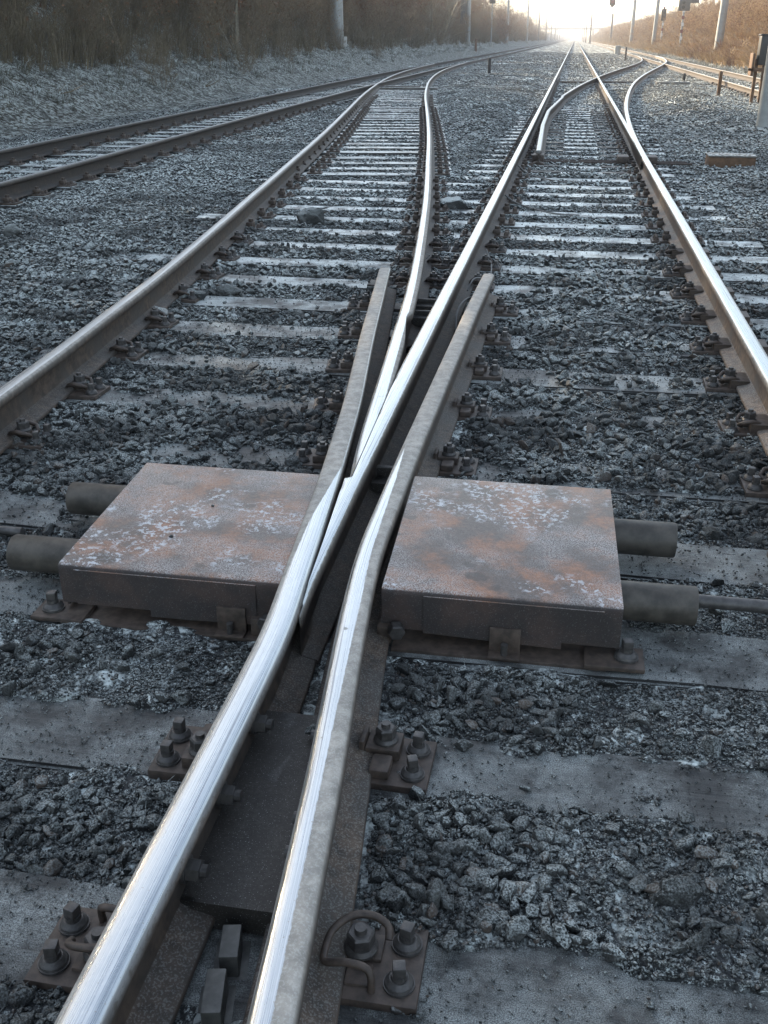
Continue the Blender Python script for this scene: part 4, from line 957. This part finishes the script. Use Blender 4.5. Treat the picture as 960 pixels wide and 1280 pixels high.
# low dead herbs: tufts scattered over both banks
def tuft_mesh(name, seed, h, n, mat, w=.010, arch=.6):
    r = random.Random(seed); V = []; F = []
    for i in range(n):
        a = r.uniform(0, 6.28); q = r.uniform(0, .22); x, y_ = q*math.cos(a), q*math.sin(a); L = h*r.uniform(.5, 1); dx, dy = math.cos(a)*arch*r.uniform(.2, 1), math.sin(a)*arch*r.uniform(.2, 1)
        px, py = -math.sin(a)*w, math.cos(a)*w; b0 = len(V)
        for t in (0, .5, 1): 
            k = t*t; wx = (1-t*.8); V += [(x+dx*L*k-px*wx, y_+dy*L*k-py*wx, L*t*(1-.35*k*arch)), (x+dx*L*k+px*wx, y_+dy*L*k+py*wx, L*t*(1-.35*k*arch))]
        F += [(b0, b0+1, b0+3, b0+2), (b0+2, b0+3, b0+5, b0+4)]
    return fast_mesh(name, np.array(V), np.array(F), [mat])
c1 = bpy.data.collections.new('dry_stems_shapes')
for i in range(5): c1.objects.link(bpy.data.objects.new('dry_stem_shape', tuft_mesh('dry_stem', i, 1.0, 30, M['dry'], .022, 1.1)))
c1.objects.link(bpy.data.objects.new('dry_stem_shape', tuft_mesh('dry_stem', 9, 1.1, 40, M['russet'], .014, .9)))
c3 = bpy.data.collections.new('dark_stems_shapes')
for i in range(5): c3.objects.link(bpy.data.objects.new('dark_stem_shape', tuft_mesh('dark_stem', 50+i, 1.3, 34, M['darkstem'], .006, .8)))
c2 = bpy.data.collections.new('grass_shapes')
for i in range(4): c2.objects.link(bpy.data.objects.new('grass_shape', tuft_mesh('grass_tuft', 20+i, .34, 34, M['dgrass'], .006, 1.1)))
def on_bank(n, xa, xb, ya, yb, smin, smax, pw=1.6):
    Y = ya*(yb/ya)**rng.random(n); X = rng.uniform(xa, xb, n); Z = ground_z(X, Y)
    rot = np.stack([rng.normal(0, .15, n), rng.normal(0, .15, n), rng.uniform(0, 6.28, n)], -1); s = rng.uniform(smin, smax, n)*(1+Y/220)
    return np.stack([X, Y, Z-.03], -1), rot, np.stack([s, s, s*rng.uniform(.7, 1.2, n)], -1)
scatter('bramble', *merge([on_bank(9000, 7.9, 14.5, 28, 600, .5, 1.0), on_bank(5000, 12.5, 17, 40, 600, .7, 1.3)]), c1, 'tangled sunlit reddish-brown dead bracken and bramble covering the right bank', 'undergrowth')
scatter('bank_grass', *merge([on_bank(1800, -12.0, -9.4, 9, 120, .3, .8), on_bank(1500, 7.1, 8.5, 20, 200, .5, 1.0), on_bank(120, 3.0, 4.4, 15, 60, .3, .6)]), c2, 'dull green-grey frosted grass and dead herbs on the left slope', 'grass')
scatter('underbrush', *on_bank(6000, -17, -10.5, 9, 420, .45, 1.1), c3, 'dark brown dead stems filling the foot of the left thicket', 'undergrowth')
TH2 = [thicket_mesh('shrub', 81+k, 2.2, 1.3, 8, [M['dry'], M['russet']], .12, fine=6, lean=.5) for k in range(3)]
y = 34.0; k = 0
while y < 520:
    for x in (11.0, 14.5, 17.5):
        plant('shrub', TH2[k % 3], x+rr.uniform(-1, 1), y+rr.uniform(-1.5, 1.5), rr.uniform(.7, 1.1), 'golden brown bare shrub on the sunlit right bank', 'shrub', 'shrubs of the right bank'); k += 1
    y += 3.2 + y*.035
y = 120.; 
while y < 640:
    plant('bare_tree', TREE[k % 3], 19+rr.uniform(-3, 3), y, rr.uniform(.35, .6), 'hazy bare tree on top of the right bank', 'tree', 'trees on the right bank'); y += 14+y*.04; k += 1

# ---------------------------------------------------------------- haze
hz = MB().box(-60, 60, -6, 1100, -1.4, 15.5).obj('haze', None if False else [], None, smooth=False, kind='stuff', label='pale cold morning haze over the line', cat='haze')
hm = bpy.data.materials.new('haze'); hm.use_nodes = True; n_ = hm.node_tree.nodes; n_.remove(n_['Principled BSDF'])
pv = n_.new('ShaderNodeVolumePrincipled'); pv.inputs['Color'].default_value = (0.93, 0.94, 0.97, 1); pv.inputs['Density'].default_value = HAZE
pv.inputs['Anisotropy'].default_value = 0.0
hm.node_tree.links.new(pv.outputs[0], n_['Material Output'].inputs['Volume'])
hz.data.materials.clear(); hz.data.materials.append(hm)
print('objects', len(bpy.data.objects))
